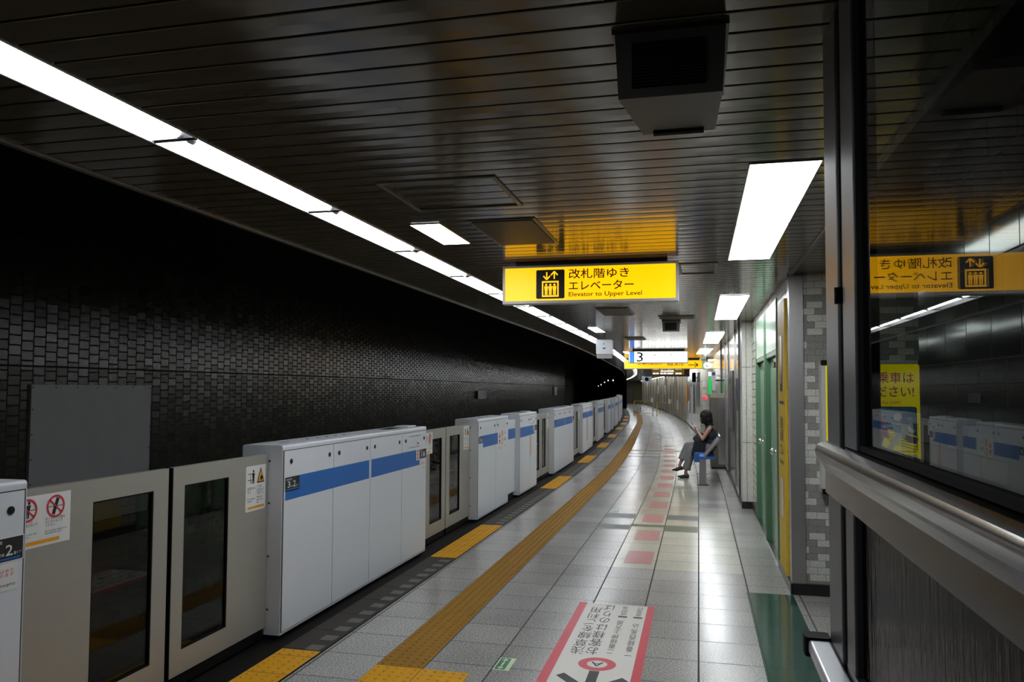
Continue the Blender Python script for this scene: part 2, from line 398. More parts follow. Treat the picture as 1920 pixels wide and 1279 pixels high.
class Face:
    """a drawing surface: origin (lower left), right and up vectors in local metres, lifts ink off the surface"""
    def __init__(s, o, r, u, eps=.0012):
        s.o = Vector(o); s.r = Vector(r).normalized(); s.u = Vector(u).normalized(); s.n = s.r.cross(s.u); s.eps = eps; s.mb = {}
    def P(s, x, y, l=1): return s.o + s.r * x + s.u * y + s.n * (s.eps * l)
    def g(s, m): return s.mb.setdefault(m.name, (MB(), m))[0]
    def text(s, t, x, y, w, h, m, l=1, align='LEFT', sp=1.0):
        V, F = txt_mesh(t, align, sp); g = s.g(m)
        d = h * .022 if h > .035 and '\n' not in t else 0.0      # heavier stroke for the big signs
        for q, (dx, dy) in enumerate(((0, 0), (d, 0), (0, d), (d, d)) if d else ((0, 0),)):
            k = g._a([s.P(x + a * w + dx, y + b * h + dy, l + q * .1) for a, b in V])
            for f in F: g.face([k + i for i in f])
    def rect(s, x0, y0, x1, y1, m, l=1, r=0):
        if r <= 0: s.g(m).poly([s.P(x0, y0, l), s.P(x1, y0, l), s.P(x1, y1, l), s.P(x0, y1, l)]); return
        pts = []
        for cx, cy, a0 in ((x1 - r, y0 + r, 270), (x1 - r, y1 - r, 0), (x0 + r, y1 - r, 90), (x0 + r, y0 + r, 180)):
            for i in range(5):
                t = math.radians(a0 + 22.5 * i); pts.append(s.P(cx + r * math.cos(t), cy + r * math.sin(t), l))
        s.g(m).poly(pts)
    def disc(s, x, y, r, m, l=1, n=20, ry=None):
        ry = ry or r
        s.g(m).poly([s.P(x + r * math.cos(6.28318 * i / n), y + ry * math.sin(6.28318 * i / n), l) for i in range(n)])
    def ring(s, x, y, r, r2, m, l=1, n=28):
        g = s.g(m)
        k = g._a([s.P(x + q * math.cos(6.28318 * i / n), y + q * math.sin(6.28318 * i / n), l) for q in (r, r2) for i in range(n)])
        for i in range(n):
            j = (i + 1) % n; g.face((k + i, k + j, k + n + j, k + n + i))
    def pol(s, pts, m, l=1): s.g(m).poly([s.P(a, b, l) for a, b in pts])
    def line(s, x0, y0, x1, y1, w, m, l=1):
        d = Vector((x1 - x0, y1 - y0)).normalized() * w / 2
        s.pol([(x0 + d.y, y0 - d.x), (x1 + d.y, y1 - d.x), (x1 - d.y, y1 + d.x), (x0 - d.y, y0 + d.x)], m, l)
    def man(s, x, y, h, m, l=1, lean=0):
        s.disc(x + lean * h * .25, y + h * .88, h * .1, m, l, 12)
        s.pol([(x - h * .13, y + h * .4), (x + h * .13, y + h * .4), (x + h * .17 + lean * h * .2, y + h * .76), (x - h * .17 + lean * h * .2, y + h * .76)], m, l)
        s.pol([(x - h * .12, y), (x - h * .02, y), (x - .01 * h, y + h * .42), (x - h * .12, y + h * .42)], m, l)
        s.pol([(x + h * .02, y), (x + h * .12, y), (x + h * .12, y + h * .42), (x + .01 * h, y + h * .42)], m, l)
    def done(s, name, parent, **kw):
        """one mesh holding all the printed artwork of this surface"""
        tot = MB(); mats = []
        for i, (mb, m) in enumerate(s.mb.values()):
            k = tot._a(mb.v); mats.append(m)
            for f in mb.f: tot.face([k + q for q in f], i)
        return tot.build(name, mats, parent, **kw)

# ================================================================== SETTING
YB, YE = -3.0, 93.0
def strip(mb, u0, u1, z0, z1, y0, y1, step, mi=0, uo=0.0, swap=False, flip=False):
    """surface strip following the bend between two (u,z) edges; UV in metres"""
    n = max(1, int(math.ceil((y1 - y0) / step)))
    du = math.hypot(u1 - u0, z1 - z0)
    for i in range(n):
        a = y0 + (y1 - y0) * i / n; b = y0 + (y1 - y0) * (i + 1) / n
        if swap: uv = ((a, z0), (b, z0), (b, z1), (a, z1))
        else: uv = ((uo + 0, a), (uo + 0, b), (uo + du, b), (uo + du, a))
        if swap: q = ((u0 + SS(a), a, z0), (u0 + SS(b), b, z0), (u1 + SS(b), b, z1), (u1 + SS(a), a, z1))
        else: q = ((u0 + SS(a), a, z0), (u0 + SS(b), b, z0), (u1 + SS(b), b, z1), (u1 + SS(a), a, z1))
        if flip: q = q[::-1]; uv = uv[::-1]
        mb.quad(*q, mi=mi, uv=uv)
# ---- floor (v grid joint at 7.375, u grid joint at -1.21)
vo = 7.375 % .4
fl = MB()
def fstrip(u0, u1, y0, y1, mi, uj, step=2.0):
    k = len(fl.f)
    strip(fl, u0, u1, 0, 0, y0, y1, step, mi, flip=True)
    for f in range(k, len(fl.f)):
        fl.uv[f] = [(t[0] + (u0 - uj) + 40.0, t[1] - vo + 40.0) for t in fl.uv[f]]
def col_tiles(u0, u1, cuts):
    """cuts = [(y, material index) ...] from YB upward"""
    for i, (ya, mi) in enumerate(cuts):
        yb = cuts[i + 1][0] if i + 1 < len(cuts) else YE
        fstrip(u0, u1, ya, yb, mi, -1.21)
fstrip(-3.10, -2.61, YB, YE, 0, 0)
for (a, b, mi) in ((-2.61, -2.46, 1), (-2.36, -2.335, 1), (-2.335, -2.32, 0)):
    fstrip(a, b, YB, YE, mi, -2.32)
y = YB + (vo - (YB % .4))
fstrip(-2.46, -2.36, YB, y, 1, -2.32)
while y < YE - .4:
    if y < 40:
        for q in (0, .2):
            fstrip(-2.46, -2.36, y + q, y + q + .10, 2, -2.43, .5); fstrip(-2.46, -2.36, y + q + .10, y + q + .2, 1, -2.32, .5)
    else:
        fstrip(-2.46, -2.36, y, y + .4, 1, -2.32, .5)
    y += .4
fstrip(-2.46, -2.36, y, YE, 1, -2.32)
fstrip(-2.32, -1.90, YB, YE, 3, -1.90)
fstrip(-1.90, -1.61, YB, YE, 3, -1.90)
col_tiles(-1.61, -1.21, [(YB, 3), (19.5, 5), (19.7, 3), (20.35, 5), (20.55, 3)])
g0 = 7.375
col_tiles(-1.21, -.82, [(YB, 3), (9.375, 5), (9.70, 3), (10.20, 5), (10.575, 3), (19.5, 5), (19.7, 3), (20.35, 5), (20.55, 3)])
col_tiles(-.82, -.42, [(YB, 3), (g0, 4), (9.62, 6), (9.775, 4), (19.6, 5), (19.75, 4), (26, 3)])
col_tiles(-.42, -.02, [(YB, 3), (g0, 4), (9.375, 6), (9.775, 4), (10.22, 5), (10.6, 4), (26, 3)])
col_tiles(-.02, .375, [(YB, 3), (g0, 4), (11, 3)])
fstrip(.375, .74, YB, 6.75, 7, -1.21)
fstrip(.375, .74, 6.75, YE, 3, -1.21)
fstrip(.74, 1.0, YB, 6.8, 3, -1.21)
fstrip(1.0, 2.2, YB, 6.8, 3, -1.21)
# platform edge drop
strip(fl, -3.10, -3.10, 0, -1.25, YB, YE, 2.0, 0, swap=True, flip=True)
struct(fl.build('floor', [T_rub, T_edge, T_dash, T_floor, T_cream, T_slate, T_olive, T_green]))
tb = MB(); strip(tb, -7.0, -3.10, -1.25, -1.25, YB, 150, 3.0, 0, flip=True)
struct(tb.build('floor_track_bed', M_bell))

# ---- wall on the far side of the track
wl = MB()
strip(wl, -6.9, -6.9, -1.25, 1.875, YB, 55, 2.0, 0, swap=True)
strip(wl, -6.9, -6.9, 1.895, 3.3, YB, 55, 2.0, 0, swap=True)
strip(wl, -6.9, -6.93, 1.875, 1.875, YB, 55, 2.0, 1); strip(wl, -6.93, -6.93, 1.875, 1.895, YB, 55, 2.0, 1, swap=True); strip(wl, -6.93, -6.9, 1.895, 1.895, YB, 55, 2.0, 1)
strip(wl, -6.9, -6.9, 3.3, 4.6, YB, 55, 2.0, 1, swap=True)
strip(wl, -6.9, -6.9, -1.25, 4.6, 55, 150, 3.0, 1, swap=True)
struct(wl.build('wall_left', [T_track, M_bell]))
tc_ = MB(); strip(tc_, -7.0, -2.66, 4.6, 4.6, YB, 150, 3.0, 0)
struct(tc_.build('ceiling_track', M_gap))

# ---- slatted ceiling, slats run across the platform
CZ = 2.64
def slats(name, uL, uR, y0, y1, x_lo=None):
    mb = MB(); P = .125; k = math.ceil((y0 - 2.146) / P); yy = 2.146 + k * P
    bow = .0007
    while yy + P <= y1:
        prof = [(yy + .006, CZ + .014), (yy + .006, CZ + .0015), (yy + .0085, CZ), (yy + P / 2, CZ - bow), (yy + P - .0085, CZ), (yy + P - .006, CZ + .0015), (yy + P - .006, CZ + .014), (yy + P + .006, CZ + .014)]
        for i in range(len(prof) - 1):
            (a, za), (b, zb) = prof[i], prof[i + 1]
            mb.quad((uL + SS(a), a, za), (uR + SS(a), a, za), (uR + SS(b), b, zb), (uL + SS(b), b, zb), mi=1 if i == 6 else 0)
        yy += P
    return struct(mb.build(name, [M_slat, M_gap]))
slats('ceiling', -2.65, -2.095, YB, YE)
slats('ceiling_middle', -1.885, .745, YB, YE)
slats('ceiling_right', .745, 2.2, 4.5, 11.4)
cb2 = MB(); cb2.box(-2.64, 2.2, YB, 12, CZ + .13, CZ + .16)
strip(cb2, -2.64, 1.2, CZ + .13, CZ + .13, 12, YE, 3.0)
struct(cb2.build('ceiling_backing', M_gap))
tr = MB()   # ceiling edge trim over the track + fascia
strip(tr, -2.68, -2.65, CZ - .012, CZ - .012, YB, YE, 2.0); strip(tr, -2.65, -2.65, CZ - .012, CZ + .02, YB, YE, 2.0, swap=True)
strip(tr, -2.68, -2.68, CZ - .012, CZ + .06, YB, YE, 2.0, swap=True); strip(tr, -2.68, -2.68, CZ + .06, 4.6, YB, YE, 2.0, 1, swap=True)
struct(tr.build('trim_1', [M_trim, M_bell]))
tr = MB(); tr.box(.735, .76, YB, 6.9, CZ - .018, CZ + .02)
struct(tr.build('trim_2', M_trim))
vd = MB()   # shaft above the enclosure
vd.box(.745, 2.2, 4.5, 4.56, CZ, 4.2); vd.box(.70, .745, YB, 4.5, CZ + .02, 4.2); vd.box(.70, 2.2, YB, 4.56, 4.2, 4.25)
struct(vd.build('wall_shaft', M_bell))
# ---- right hand walls
def vwall(name, mats, segs):
    """segs = (x0,y0,x1,y1,z0,z1,mi) vertical rectangles, UV in metres"""
    mb = MB()
    for (x0, y0, x1, y1, z0, z1, mi) in segs:
        d = math.hypot(x1 - x0, y1 - y0)
        mb.quad((x0, y0, z0), (x1, y1, z0), (x1, y1, z1), (x0, y0, z1), mi=mi, uv=((10, z0 + 8), (10 + d, z0 + 8), (10 + d, z1 + 8), (10, z1 + 8)))
    return struct(mb.build(name, mats))
X1 = .735
mbw = MB()
def wallbox(mb, x0, x1, y0, y1, z0, z1, mi=0):
    """box whose -X and -Y faces carry metre UVs"""
    mb.quad((x0, y1, z0), (x0, y0, z0), (x0, y0, z1), (x0, y1, z1), mi=mi, uv=((y1, z0), (y0, z0), (y0, z1), (y1, z1)))
    mb.quad((x0, y0, z0), (x1, y0, z0), (x1, y0, z1), (x0, y0, z1), mi=mi, uv=((x0, z0), (x1, z0), (x1, z1), (x0, z1)))
    mb.quad((x1, y0, z0), (x1, y1, z0), (x1, y1, z1), (x1, y0, z1), mi=mi, uv=((y0, z0), (y1, z0), (y1, z1), (y0, z1)))
    mb.quad((x1, y1, z0), (x0, y1, z0), (x0, y1, z1), (x1, y1, z1), mi=mi, uv=((x1, z0), (x0, z0), (x0, z1), (x1, z1)))
wallbox(mbw, X1, X1 + .2, 6.92, 7.78, 0, CZ); wallbox(mbw, X1, X1 + .2, 9.12, 9.20, 0, CZ); wallbox(mbw, X1, X1 + .2, 10.58, 11.45, 0, CZ)
wallbox(mbw, X1, X1 + .2, 7.78, 9.12, 2.56, CZ); wallbox(mbw, X1, X1 + .2, 9.20, 10.58, 2.56, CZ)
struct(mbw.build('wall_right', T_white))
vwall('wall_behind_doors', [M_gap], [(1.0, 6.92, 1.0, 11.5, 0, CZ, 0)])
sc_ = MB(); sc_.box(X1, X1 + .11, 6.78, 6.92, .09, CZ)
struct(sc_.build('column_corner', mat('satin_steel', (.55, .54, .53), .36, metal=.9, noise=.05)))
wb = MB(); wallbox(wb, X1 + .11, 1.95, 6.80, 6.90, .09, CZ)
struct(wb.build('wall_back', T_brick))
bs = MB(); bs.box(X1 + .005, 1.95, 6.765, 6.80, 0, .09); bs.box(X1 - .012, X1, 6.765, 7.78, 0, .09)
bs.box(X1 - .012, X1, 9.12, 9.2, 0, .09); bs.box(X1 - .012, X1, 10.58, 11.43, 0, .09)
struct(bs.build('baseboard_right', M_base))
sb = MB(); wallbox(sb, 1.14, 1.4, -3, 4.5, 0, 4.2)
struct(sb.build('wall_stair', T_big))
# granite pier and stainless wall beyond
gp = MB(); gp.box(.60, .95, 11.45, 12.0, .1, CZ); 
struct(gp.build('column_granite', M_granite))
gb = MB(); gb.box(.585, .95, 11.435, 12.0, 0, .1); struct(gb.build('baseboard_pier', M_base))
gj = MB(); gj.box(.597, .72, 11.447, 11.46, 1.99, 1.996); gj.box(.597, .72, 11.447, 11.46, .925, .931); gj.box(.655, .66, 11.447, 11.46, .1, CZ)
struct(gj.build('trim_pier_joints', M_edge))
pw = MB(); strip(pw, .60, .60, .09, CZ, 12.0, 26.0, 1.2, 0, swap=True); strip(pw, .58, .58, 0, .09, 12.0, 26.0, 1.2, 1, swap=True); strip(pw, .58, .60, .09, .09, 12.0, 26.0, 1.2, 1)
struct(pw.build('wall_panels', [T_panel, M_base]))
for n_, yy in ((3, 12.02), (4, 13.3), (5, 15.6), (6, 16.9), (7, 18.3)):
    b_ = MB().box(.575, .605, yy, yy + .05, .09, CZ); struct(b_.build('trim_%d' % n_, M_steeldark if n_ % 2 else M_steel)).location.x = SS(yy)
c2 = MB(); c2.box(.05, .4, 26.0, 26.8, 0, CZ); o_ = struct(c2.build('column_pale', M_pale))
c3 = MB(); [c3.box(.048, .2, 25.995, 26.01, z, z + .01) for z in (.5, 1.15, 1.93)]; struct(c3.build('trim_column_joints', M_edge))
fw = MB(); strip(fw, .55, .55, .1, CZ, 26.8, YE, 1.5, 0, swap=True); strip(fw, .53, .53, 0, .1, 26.8, YE, 1.5, 1, swap=True); strip(fw, .53, .55, .1, .1, 26.8, YE, 1.5, 1)
yy = 41.0; kk = 0
while yy < YE - 1:
    wd = .45 if yy < 46 else 1.0
    a, b = SS(yy), SS(yy + wd)
    for (u0, u1, ya, yb, sa, sb2) in ((.55, .43, yy, yy, a, a), (.43, .43, yy, yy + wd, a, b), (.43, .55, yy + wd, yy + wd, b, b)):
        fw.quad((u0 + sa, ya, .1), (u1 + sb2, yb, .1), (u1 + sb2, yb, CZ), (u0 + sa, ya, CZ), mi=2)
    yy += 2.6 if yy < 46 else 3.4
struct(fw.build('wall_far_right', [T_panel, M_base, mat('pilaster_cladding', (.30, .26, .19), .3, metal=.4, noise=.05)]))
ew = MB(); ew.box(-10.2, -6.2, YE, YE + .3, 0, CZ)
struct(ew.build('wall_end', mat('end_wall_olive', (.18, .16, .07), .5)))
eb = MB(); eb.box(-10.0, -7.6, YE - .4, YE, 0, 1.75); struct(eb.build('trim_end_shutter', M_cab))
# tunnel wall past the platform, carrying the small lamps
TL = [(-6.42, 70.3, 2.70), (-7.72, 78, 2.74), (-9.32, 87, 2.68), (-11.0, 97, 2.78), (-12.75, 108, 2.65), (-14.7, 120, 2.40), (-17.0, 135, 2.25)]
tw_ = MB()
pts = [(-6.1, 68.0)] + [(a, b) for a, b, c in TL] + [(-20, 150)]
for (a, b), (c, d) in zip(pts, pts[1:]):
    tw_.quad((a - .02, b + .25, -1.25), (c - .02, d + .25, -1.25), (c - .02, d + .25, 4.6), (a - .02, b + .25, 4.6))
struct(tw_.build('wall_tunnel', M_gap))
wbk = MB(); wbk.box(-7.2, 2.3, YB - .1, YB, -1.3, 4.6); struct(wbk.build('wall_behind_camera', M_bell))

# ================================================================== LIGHTS
# open tray fluorescent fittings of the long strip
def tray_light():
    r = thing('strip_light', '', 'light')
    W2, Hh, Ln = .098, .085, 1.242
    b = MB()
    b.quad((-W2, 0, 0), (-W2, Ln, 0), (-W2 + .02, Ln, Hh), (-W2 + .02, 0, Hh)); b.quad((W2, Ln, 0), (W2, 0, 0), (W2 - .02, 0, Hh), (W2 - .02, Ln, Hh))
    b.quad((-W2 + .02, 0, Hh), (-W2 + .02, Ln, Hh), (W2 - .02, Ln, Hh), (W2 - .02, 0, Hh))
    for yy, d in ((.003, .05), (Ln - .003, -.05)):
        b.quad((-W2, yy, 0), (W2, yy, 0), (W2 - .02, yy + d, Hh), (-W2 + .02, yy + d, Hh))
    b.box(-W2 - .008, -W2, 0, Ln, -.006, .03); b.box(W2, W2 + .008, 0, Ln, -.006, .03)
    b.build('housing', M_fixture, r)
    MB().box(-W2 + .001, W2 - .001, -.001, .0025, -.007, .05).build('joint', M_black, r)
    MB().cyl((.05, .03, .006), (.05, Ln - .045, .006), .0145, 10).build('tube', M_tube, r)
    for yy in (.02, Ln - .05): MB().cyl((.05, yy, .006), (.05, yy + .02, .006), .018, 10).build('socket', M_fixture, r)
    return r
L0 = tray_light()
names = {1: 'fluorescent strip fitting cut by the left edge of the photo, nearest of the long line', 2: 'fluorescent strip fitting second in the long line, between the two dark joints nearest the camera',
         3: 'fluorescent strip fitting third in the long line, just past the second tube socket', 4: 'fluorescent strip fitting fourth in the long line, beside the square ceiling hatch',
         5: 'fluorescent strip fitting fifth in the long line, just left of the yellow elevator sign', 6: 'fluorescent strip fitting partly hidden behind the left end of the yellow elevator sign'}
for i in range(-1, 72):
    y0 = 1.35 + 1.25 * (i - 1)
    if y0 > YE - 2: break
    lab = names.get(i, 'white fluorescent fitting reflected as the nearest dashes on the polished rail' if i < 1 else
                    ('short bright fluorescent fitting in the line under the yellow elevator sign' if i < 14 else 'tiny bright fluorescent fitting in the distant run of the long line'))
    grp = 'fluorescent strip fittings along the platform edge' if i >= 1 else 'strip fittings above the camera'
    o = L0 if i == -1 else dup(L0)
    o.location = (-1.99 + SS(y0), y0, CZ); o.rotation_euler = (0, 0, rotz(y0)); o['label'] = lab; o['group'] = grp
def panel_light(w_, l_):
    r = thing('ceiling_light', '', 'light')
    MB().box(0, w_, 0, l_, -.005, .1).build('housing', M_trim, r)
    MB().box(.006, w_ - .006, .006, l_ - .006, -.0065, -.0052).build('diffuser', M_diff, r)
    return r
pl = [(.215, 3.42, .30, 1.25, 'nearest big rectangular ceiling light on the right, upper of its pair in the photo'), (.215, 4.69, .30, 1.24, 'lower half of the nearest pair of rectangular ceiling lights'),
      (.215, 8.2, .30, 1.37, 'front panel of the second rectangular ceiling light pair, above the green doors'), (.215, 9.6, .30, 1.37, 'back panel of the second rectangular ceiling light pair, above the green doors'),
      (.13, 13.4, .31, 1.55, 'front panel of the third ceiling light pair, above the bench'), (.13, 14.98, .31, 1.55, 'back panel of the third ceiling light pair, above the bench'),
      (.15, 18.7, .31, 2.7, 'fourth ceiling light, just above the green information sign'), (.15, 25.3, .31, 1.6, 'small bright ceiling light behind the round i sign')]
for a, b, c, d, lab in pl:
    o = panel_light(c, d); o.location = (a + SS(b + .5), b, CZ); o.rotation_euler = (0, 0, rotz(b)); o['label'] = lab; o['group'] = 'rectangular ceiling lights on the wall side'
for a, b, c, d, lab in ((-1.66, 4.27, .19, .63, 'small square ceiling light between the long strip and the grey hatch'), (-1.70, 12.1, .17, .98, 'tiny ceiling light above the white hanging equipment box'),
                        (-1.75, 20.0, .18, .9, 'tiny ceiling light left of the platform number sign')):
    o = panel_light(c, d); o.location = (a + SS(b), b, CZ); o['label'] = lab; o['group'] = 'small ceiling lights'
Lf = panel_light(.22, 1.2)
first = True
for k in range(24):
    b = 30 + k * 2.5
    o = Lf if first else dup(Lf); first = False
    o.location = (.12 + SS(b), b, CZ); o.rotation_euler = (0, 0, rotz(b)); o['label'] = 'distant ceiling light in the curved row along the far stainless wall'; o['group'] = 'distant ceiling lights along the far wall'
# lamp high in the shaft behind the glass
o = thing('wall_lamp', 'white lamp high in the shaft, glowing on the dark tiles behind the glass', 'light', (.92, 4.40, 2.98))
MB().rbox(-.14, .16, -.05, .095, -.07, .10, .02).build('housing', M_fixture, o)
MB().box(-.12, .14, -.058, -.0505, -.05, .08).build('diffuser', M_diff, o)
for i, (a, b, c) in enumerate(TL):
    o = thing('tunnel_lamp', 'tiny warm tunnel lamp in the dark curve beyond the platform gates', 'lamp', (a, b, c), 0, 'tunnel lamps in the dark curve')
    MB().box(-.12, .12, .06, .24, -.12, .16).build('bracket', M_dark, o)
    MB().ell((0, 0, 0), (.04, .04, .04), 10, 7).build('bulb', M_tunlamp, o)

# ================================================================== SIGNS
def hang_sign(name, label, cat, X0, X1_, Y, z0, z1, th, art, rz=0, inner=M_yel, hanger=True):
    r = thing(name, label, cat, ((X0 + X1_) / 2, Y, z0), rz)
    W = X1_ - X0; H = z1 - z0; b = .018
    m = MB()
    m.rbox(-W / 2, W / 2, 0, th, 0, b * 1.3, .004, axis='x'); m.rbox(-W / 2, W / 2, 0, th, H - b, H, .004, axis='x')
    m.box(-W / 2, -W / 2 + b, 0, th, b, H - b); m.box(W / 2 - b, W / 2, 0, th, b, H - b)
    m.build('frame', M_frame, r)
    if inner: MB().box(-W / 2 + b, W / 2 - b, .008, th - .008, b, H - b).build('lit_panel', inner, r)
    if hanger:
        MB().box(-W / 2 + .1, W / 2 - .08, th * .25, th * .75, H + .0005, CZ - z0 - .001).build('mounting_bar', M_dark, r)
    f = Face((-W / 2, .0078, 0), (1, 0, 0), (0, 0, 1), .0012 if Y < 10 else .003); art(f, W, H)
    f.done('lettering', r)
    return r
def art_main(f, W, H):
    x0, x1, y0, y1 = .262, .481, .037, .258
    f.rect(x0, y0, x1, y1, M_ink, 1, .012)
    # lift pictogram
    f.rect(x0 + .045, y0 + .014, x1 - .045, y0 + .135, M_yel, 2); f.rect(x0 + .056, y0 + .026, x1 - .056, y0 + .122, M_ink, 3)
    for k in range(3): f.man(x0 + .078 + .032 * k, y0 + .028, .088, M_yel, 4)
    for cx, up in ((x0 + .082, 0), (x0 + .140, 1)):
        ya, yb = y0 + .146, y1 - .014
        f.line(cx, ya + .004, cx, yb - .004, .010, M_yel, 2)
        tip = yb if up else ya; d = -1 if up else 1
        f.line(cx, tip, cx - .026, tip + d * .028, .010, M_yel, 2); f.line(cx, tip, cx + .026, tip + d * .028, .010, M_yel, 2)
    f.text('改札階ゆき', .513, .185, .450, .073, M_ink); f.text('エレベーター', .513, .098, .485, .068, M_ink)
    f.text('Elevator to Upper Level', .513, .040, .545, .043, M_ink)
hang_sign('elevator_sign', 'large backlit yellow elevator sign hanging nearest the camera', 'sign', -1.462, -.140, 5.74, 2.318, 2.612, .10, art_main)
def art_three(f, W, H):
    f.rect(.03, .018, .15, H - .018, M_blit, 1)
    f.text('3', .20, .035, .15, H - .065, M_ink)
    f.text('白金高輪・目黒・東急線方面', .38, H * .55, .98, .085, M_ink)
    f.text('for Shirokane-takanawa & Meguro', .38, H * .22, .75, .05, M_ink)
hang_sign('platform_number_sign', 'backlit white platform sign with blue end and large numeral 3', 'sign', -1.657, -.242, 18.9, 2.305, 2.60, .12, art_three, inner=M_wht)
def art_exit(f, W, H):
    f.text('芝浦方面出口', .42, H * .45, .75, .10, M_ink)
    f.text('A8-A10', 1.33, H * .34, .50, .10, M_ink)
    f.line(1.98, H * .45, 2.28, H * .45, .025, M_ink); f.line(2.28, H * .45, 2.17, H * .7, .025, M_ink); f.line(2.28, H * .45, 2.17, H * .2, .025, M_ink)
hang_sign('exit_sign', 'long backlit yellow exit sign with black arrow, behind the numeral sign', 'sign', -2.29, .12, 24.6, 2.312, 2.60, .14, art_exit, inner=M_yelfar)
def art_i(f, W, H):
    f.disc(W / 2, H / 2, W * .42, M_wht, 1, 24); f.disc(W / 2, H * .72, .016, M_ink, 2, 10); f.rect(W / 2 - .014, H * .25, W / 2 + .014, H * .6, M_ink, 2)
hang_sign('information_sign', 'small green square sign with a white disc and letter i', 'sign', .135, .365, 24.4, 2.30, 2.53, .12, art_i, inner=M_glit)
r = thing('departure_board', 'black hanging departure board with glowing rows of characters', 'display', (-1.05, 30.0, 2.17))
MB().rbox(-.98, .72, 0, .25, 0, .38, .02, axis='y').build('casing', M_dark, r)
MB().box(-.6, .5, .1, .15, .381, .469).build('mounting_bar', M_dark, r)
f = Face((-.98, -.002, 0), (1, 0, 0), (0, 0, 1), .003)
f.rect(.30, .06, 1.50, .34, M_ledy, 1)
for x_, t_ in ((.33, '三田線'), (.62, '各停'), (.87, '白金高輪'), (1.18, '20:15')): f.text(t_, x_, .27, .22, .055, M_led, 2)
for x_, t_ in ((.62, '次は'), (.87, '目黒方面'), ): f.text(t_, x_, .18, .24, .05, M_led, 2)
for x_, t_ in ((.33, '各停'), (.62, '目黒'), (.87, '当駅'), (1.18, '20:22')): f.text(t_, x_, .09, .22, .05, M_led, 2)
f.done('lettering', r)
MB().box(-.30, .30, 0, .1, 0, .3).build('casing', M_dark, thing('hanging_display', 'small black hanging box far off under the ceiling, left of the departure board', 'display', (-2.7, 40.0, 2.18)))
MB().box(-.05, .05, .03, .07, .301, .459).build('bracket', M_dark, bpy.data.objects['hanging_display'])

# ================================================================== CEILING FITTINGS
def hatch(x0, x1, y0, y1, label, solid, drop=.007, name='ceiling_hatch'):
    r = thing(name, label, 'hatch', ((x0 + x1) / 2, y0, CZ))
    W = (x1 - x0) / 2; L = y1 - y0; b = .022; m = MB()
    m.box(-W, W, 0, b, -drop, .003); m.box(-W, W, L - b, L, -drop, .003); m.box(-W, -W + b, b, L - b, -drop, .003); m.box(W - b, W, b, L - b, -drop, .003)
    m.build('frame', M_trim, r)
    if solid: MB().box(-W + b, W - b, b, L - b, -drop - .006, .002).build('cover', (MATS.get('hatch_cover') or mat('hatch_cover', (.06, .047, .026), .5, noise=.1, spec=.2)), r)
    return r
hatch(-1.48, -.895, 3.36, 3.94, 'slatted ceiling access hatch with thin grey frame, beside the strip lights', False)
hatch(-1.295, -.895, 4.24, 5.0, 'brown solid ceiling cover right above the left end of the elevator sign', True, .006)
hatch(-1.20, -.80, 9.15, 10.1, 'brown ceiling cover just below the elevator sign in the photo', True, .006)
hatch(-1.35, -.975, 14.4, 15.2, 'small brown ceiling cover right of the white hanging box', True, .006)
hatch(-.52, -.04, 10.3, 10.75, 'brown ceiling plate in front of the small hanging speaker', True, .006)
hatch(-.15, .15, 6.05, 6.6, 'thin framed ceiling hatch just right of the elevator sign', False)
def speaker(label, x, y, sc, dark):
    r = thing('ceiling_speaker', label, 'speaker', (x, y, CZ)); r.scale = (sc, sc, sc)
    W = .146
    m = MB(); y0, y1, z = 0.0, .50, -.19
    a = [(-W, y0, 0), (W, y0, 0), (W * .93, y0 + .0, z), (-W * .93, y0 + .0, z)]
    b = [(-W * .72, y1, 0), (W * .9, y1, 0), (W * .86, y1 - .05, z * .75), (-W * .68, y1 - .05, z * .75)]
    k = m._a(a + b)
    for q in ((0, 3, 2, 1), (4, 5, 6, 7), (0, 1, 5, 4), (1, 2, 6, 5), (2, 3, 7, 6), (3, 0, 4, 7)): m.face([k + i for i in q])
    m.build('casing', dark, r)
    g = MB(); g.box(-W * .68, W * .62, -.006, .001, z * .86, z * .22); gr_ = g.build('grille', M_black, r)
    for k in range(12):
        pass
    l = MB(); [l.box(-W * .68, W * .62, -.009, -.006, z * .84 + i * .0085, z * .84 + i * .0085 + .003) for i in range(14)]; l.build('louvre', MATS.get('louvre') or mat('louvre', (.02, .02, .02), .5), gr_)
    MB().box(-W - .008, W + .008, -.003, y1 + .0, -.012, -.0005).build('mounting_plate', M_dark, r)
    MB().box(-W * .45, W * .62, y1 - .10, y1 - .075, z * .80 - .006, z * .80 + .012).build('vent_slot', M_black, r)
    return r
speaker('large boxy ceiling speaker with dark grille, above the elevator sign', -.07, 2.06, 1.0, mat('speaker_casing', (.13, .125, .115), .6))
speaker('small boxy ceiling speaker far off above the number sign', -.37, 11.0, .85, MATS['speaker_casing'])
r = thing('equipment_box', 'white equipment box hanging beside the strip lights, left of the numeral sign', 'camera', (-1.63, 13.7, 2.22))
MB().rbox(-.14, .14, 0, .22, .075, .33, .012).build('body', M_whiteside, r)
MB().rbox(-.128, .128, .01, .21, 0, .074, .01).build('lower_cover', mat('grey_plastic', (.3, .3, .28), .5), r)
MB().box(-.012, .012, .1, .12, .331, .419).box(-.05, .05, .07, .15, .331, .345).build('bracket', M_dark, r)
f = Face((-.14, -.001, 0), (1, 0, 0), (0, 0, 1)); f.disc(0.14, .255, .012, M_grn); f.rect(.12, .165, .17, .19, M_dark); f.done('indicator', r)
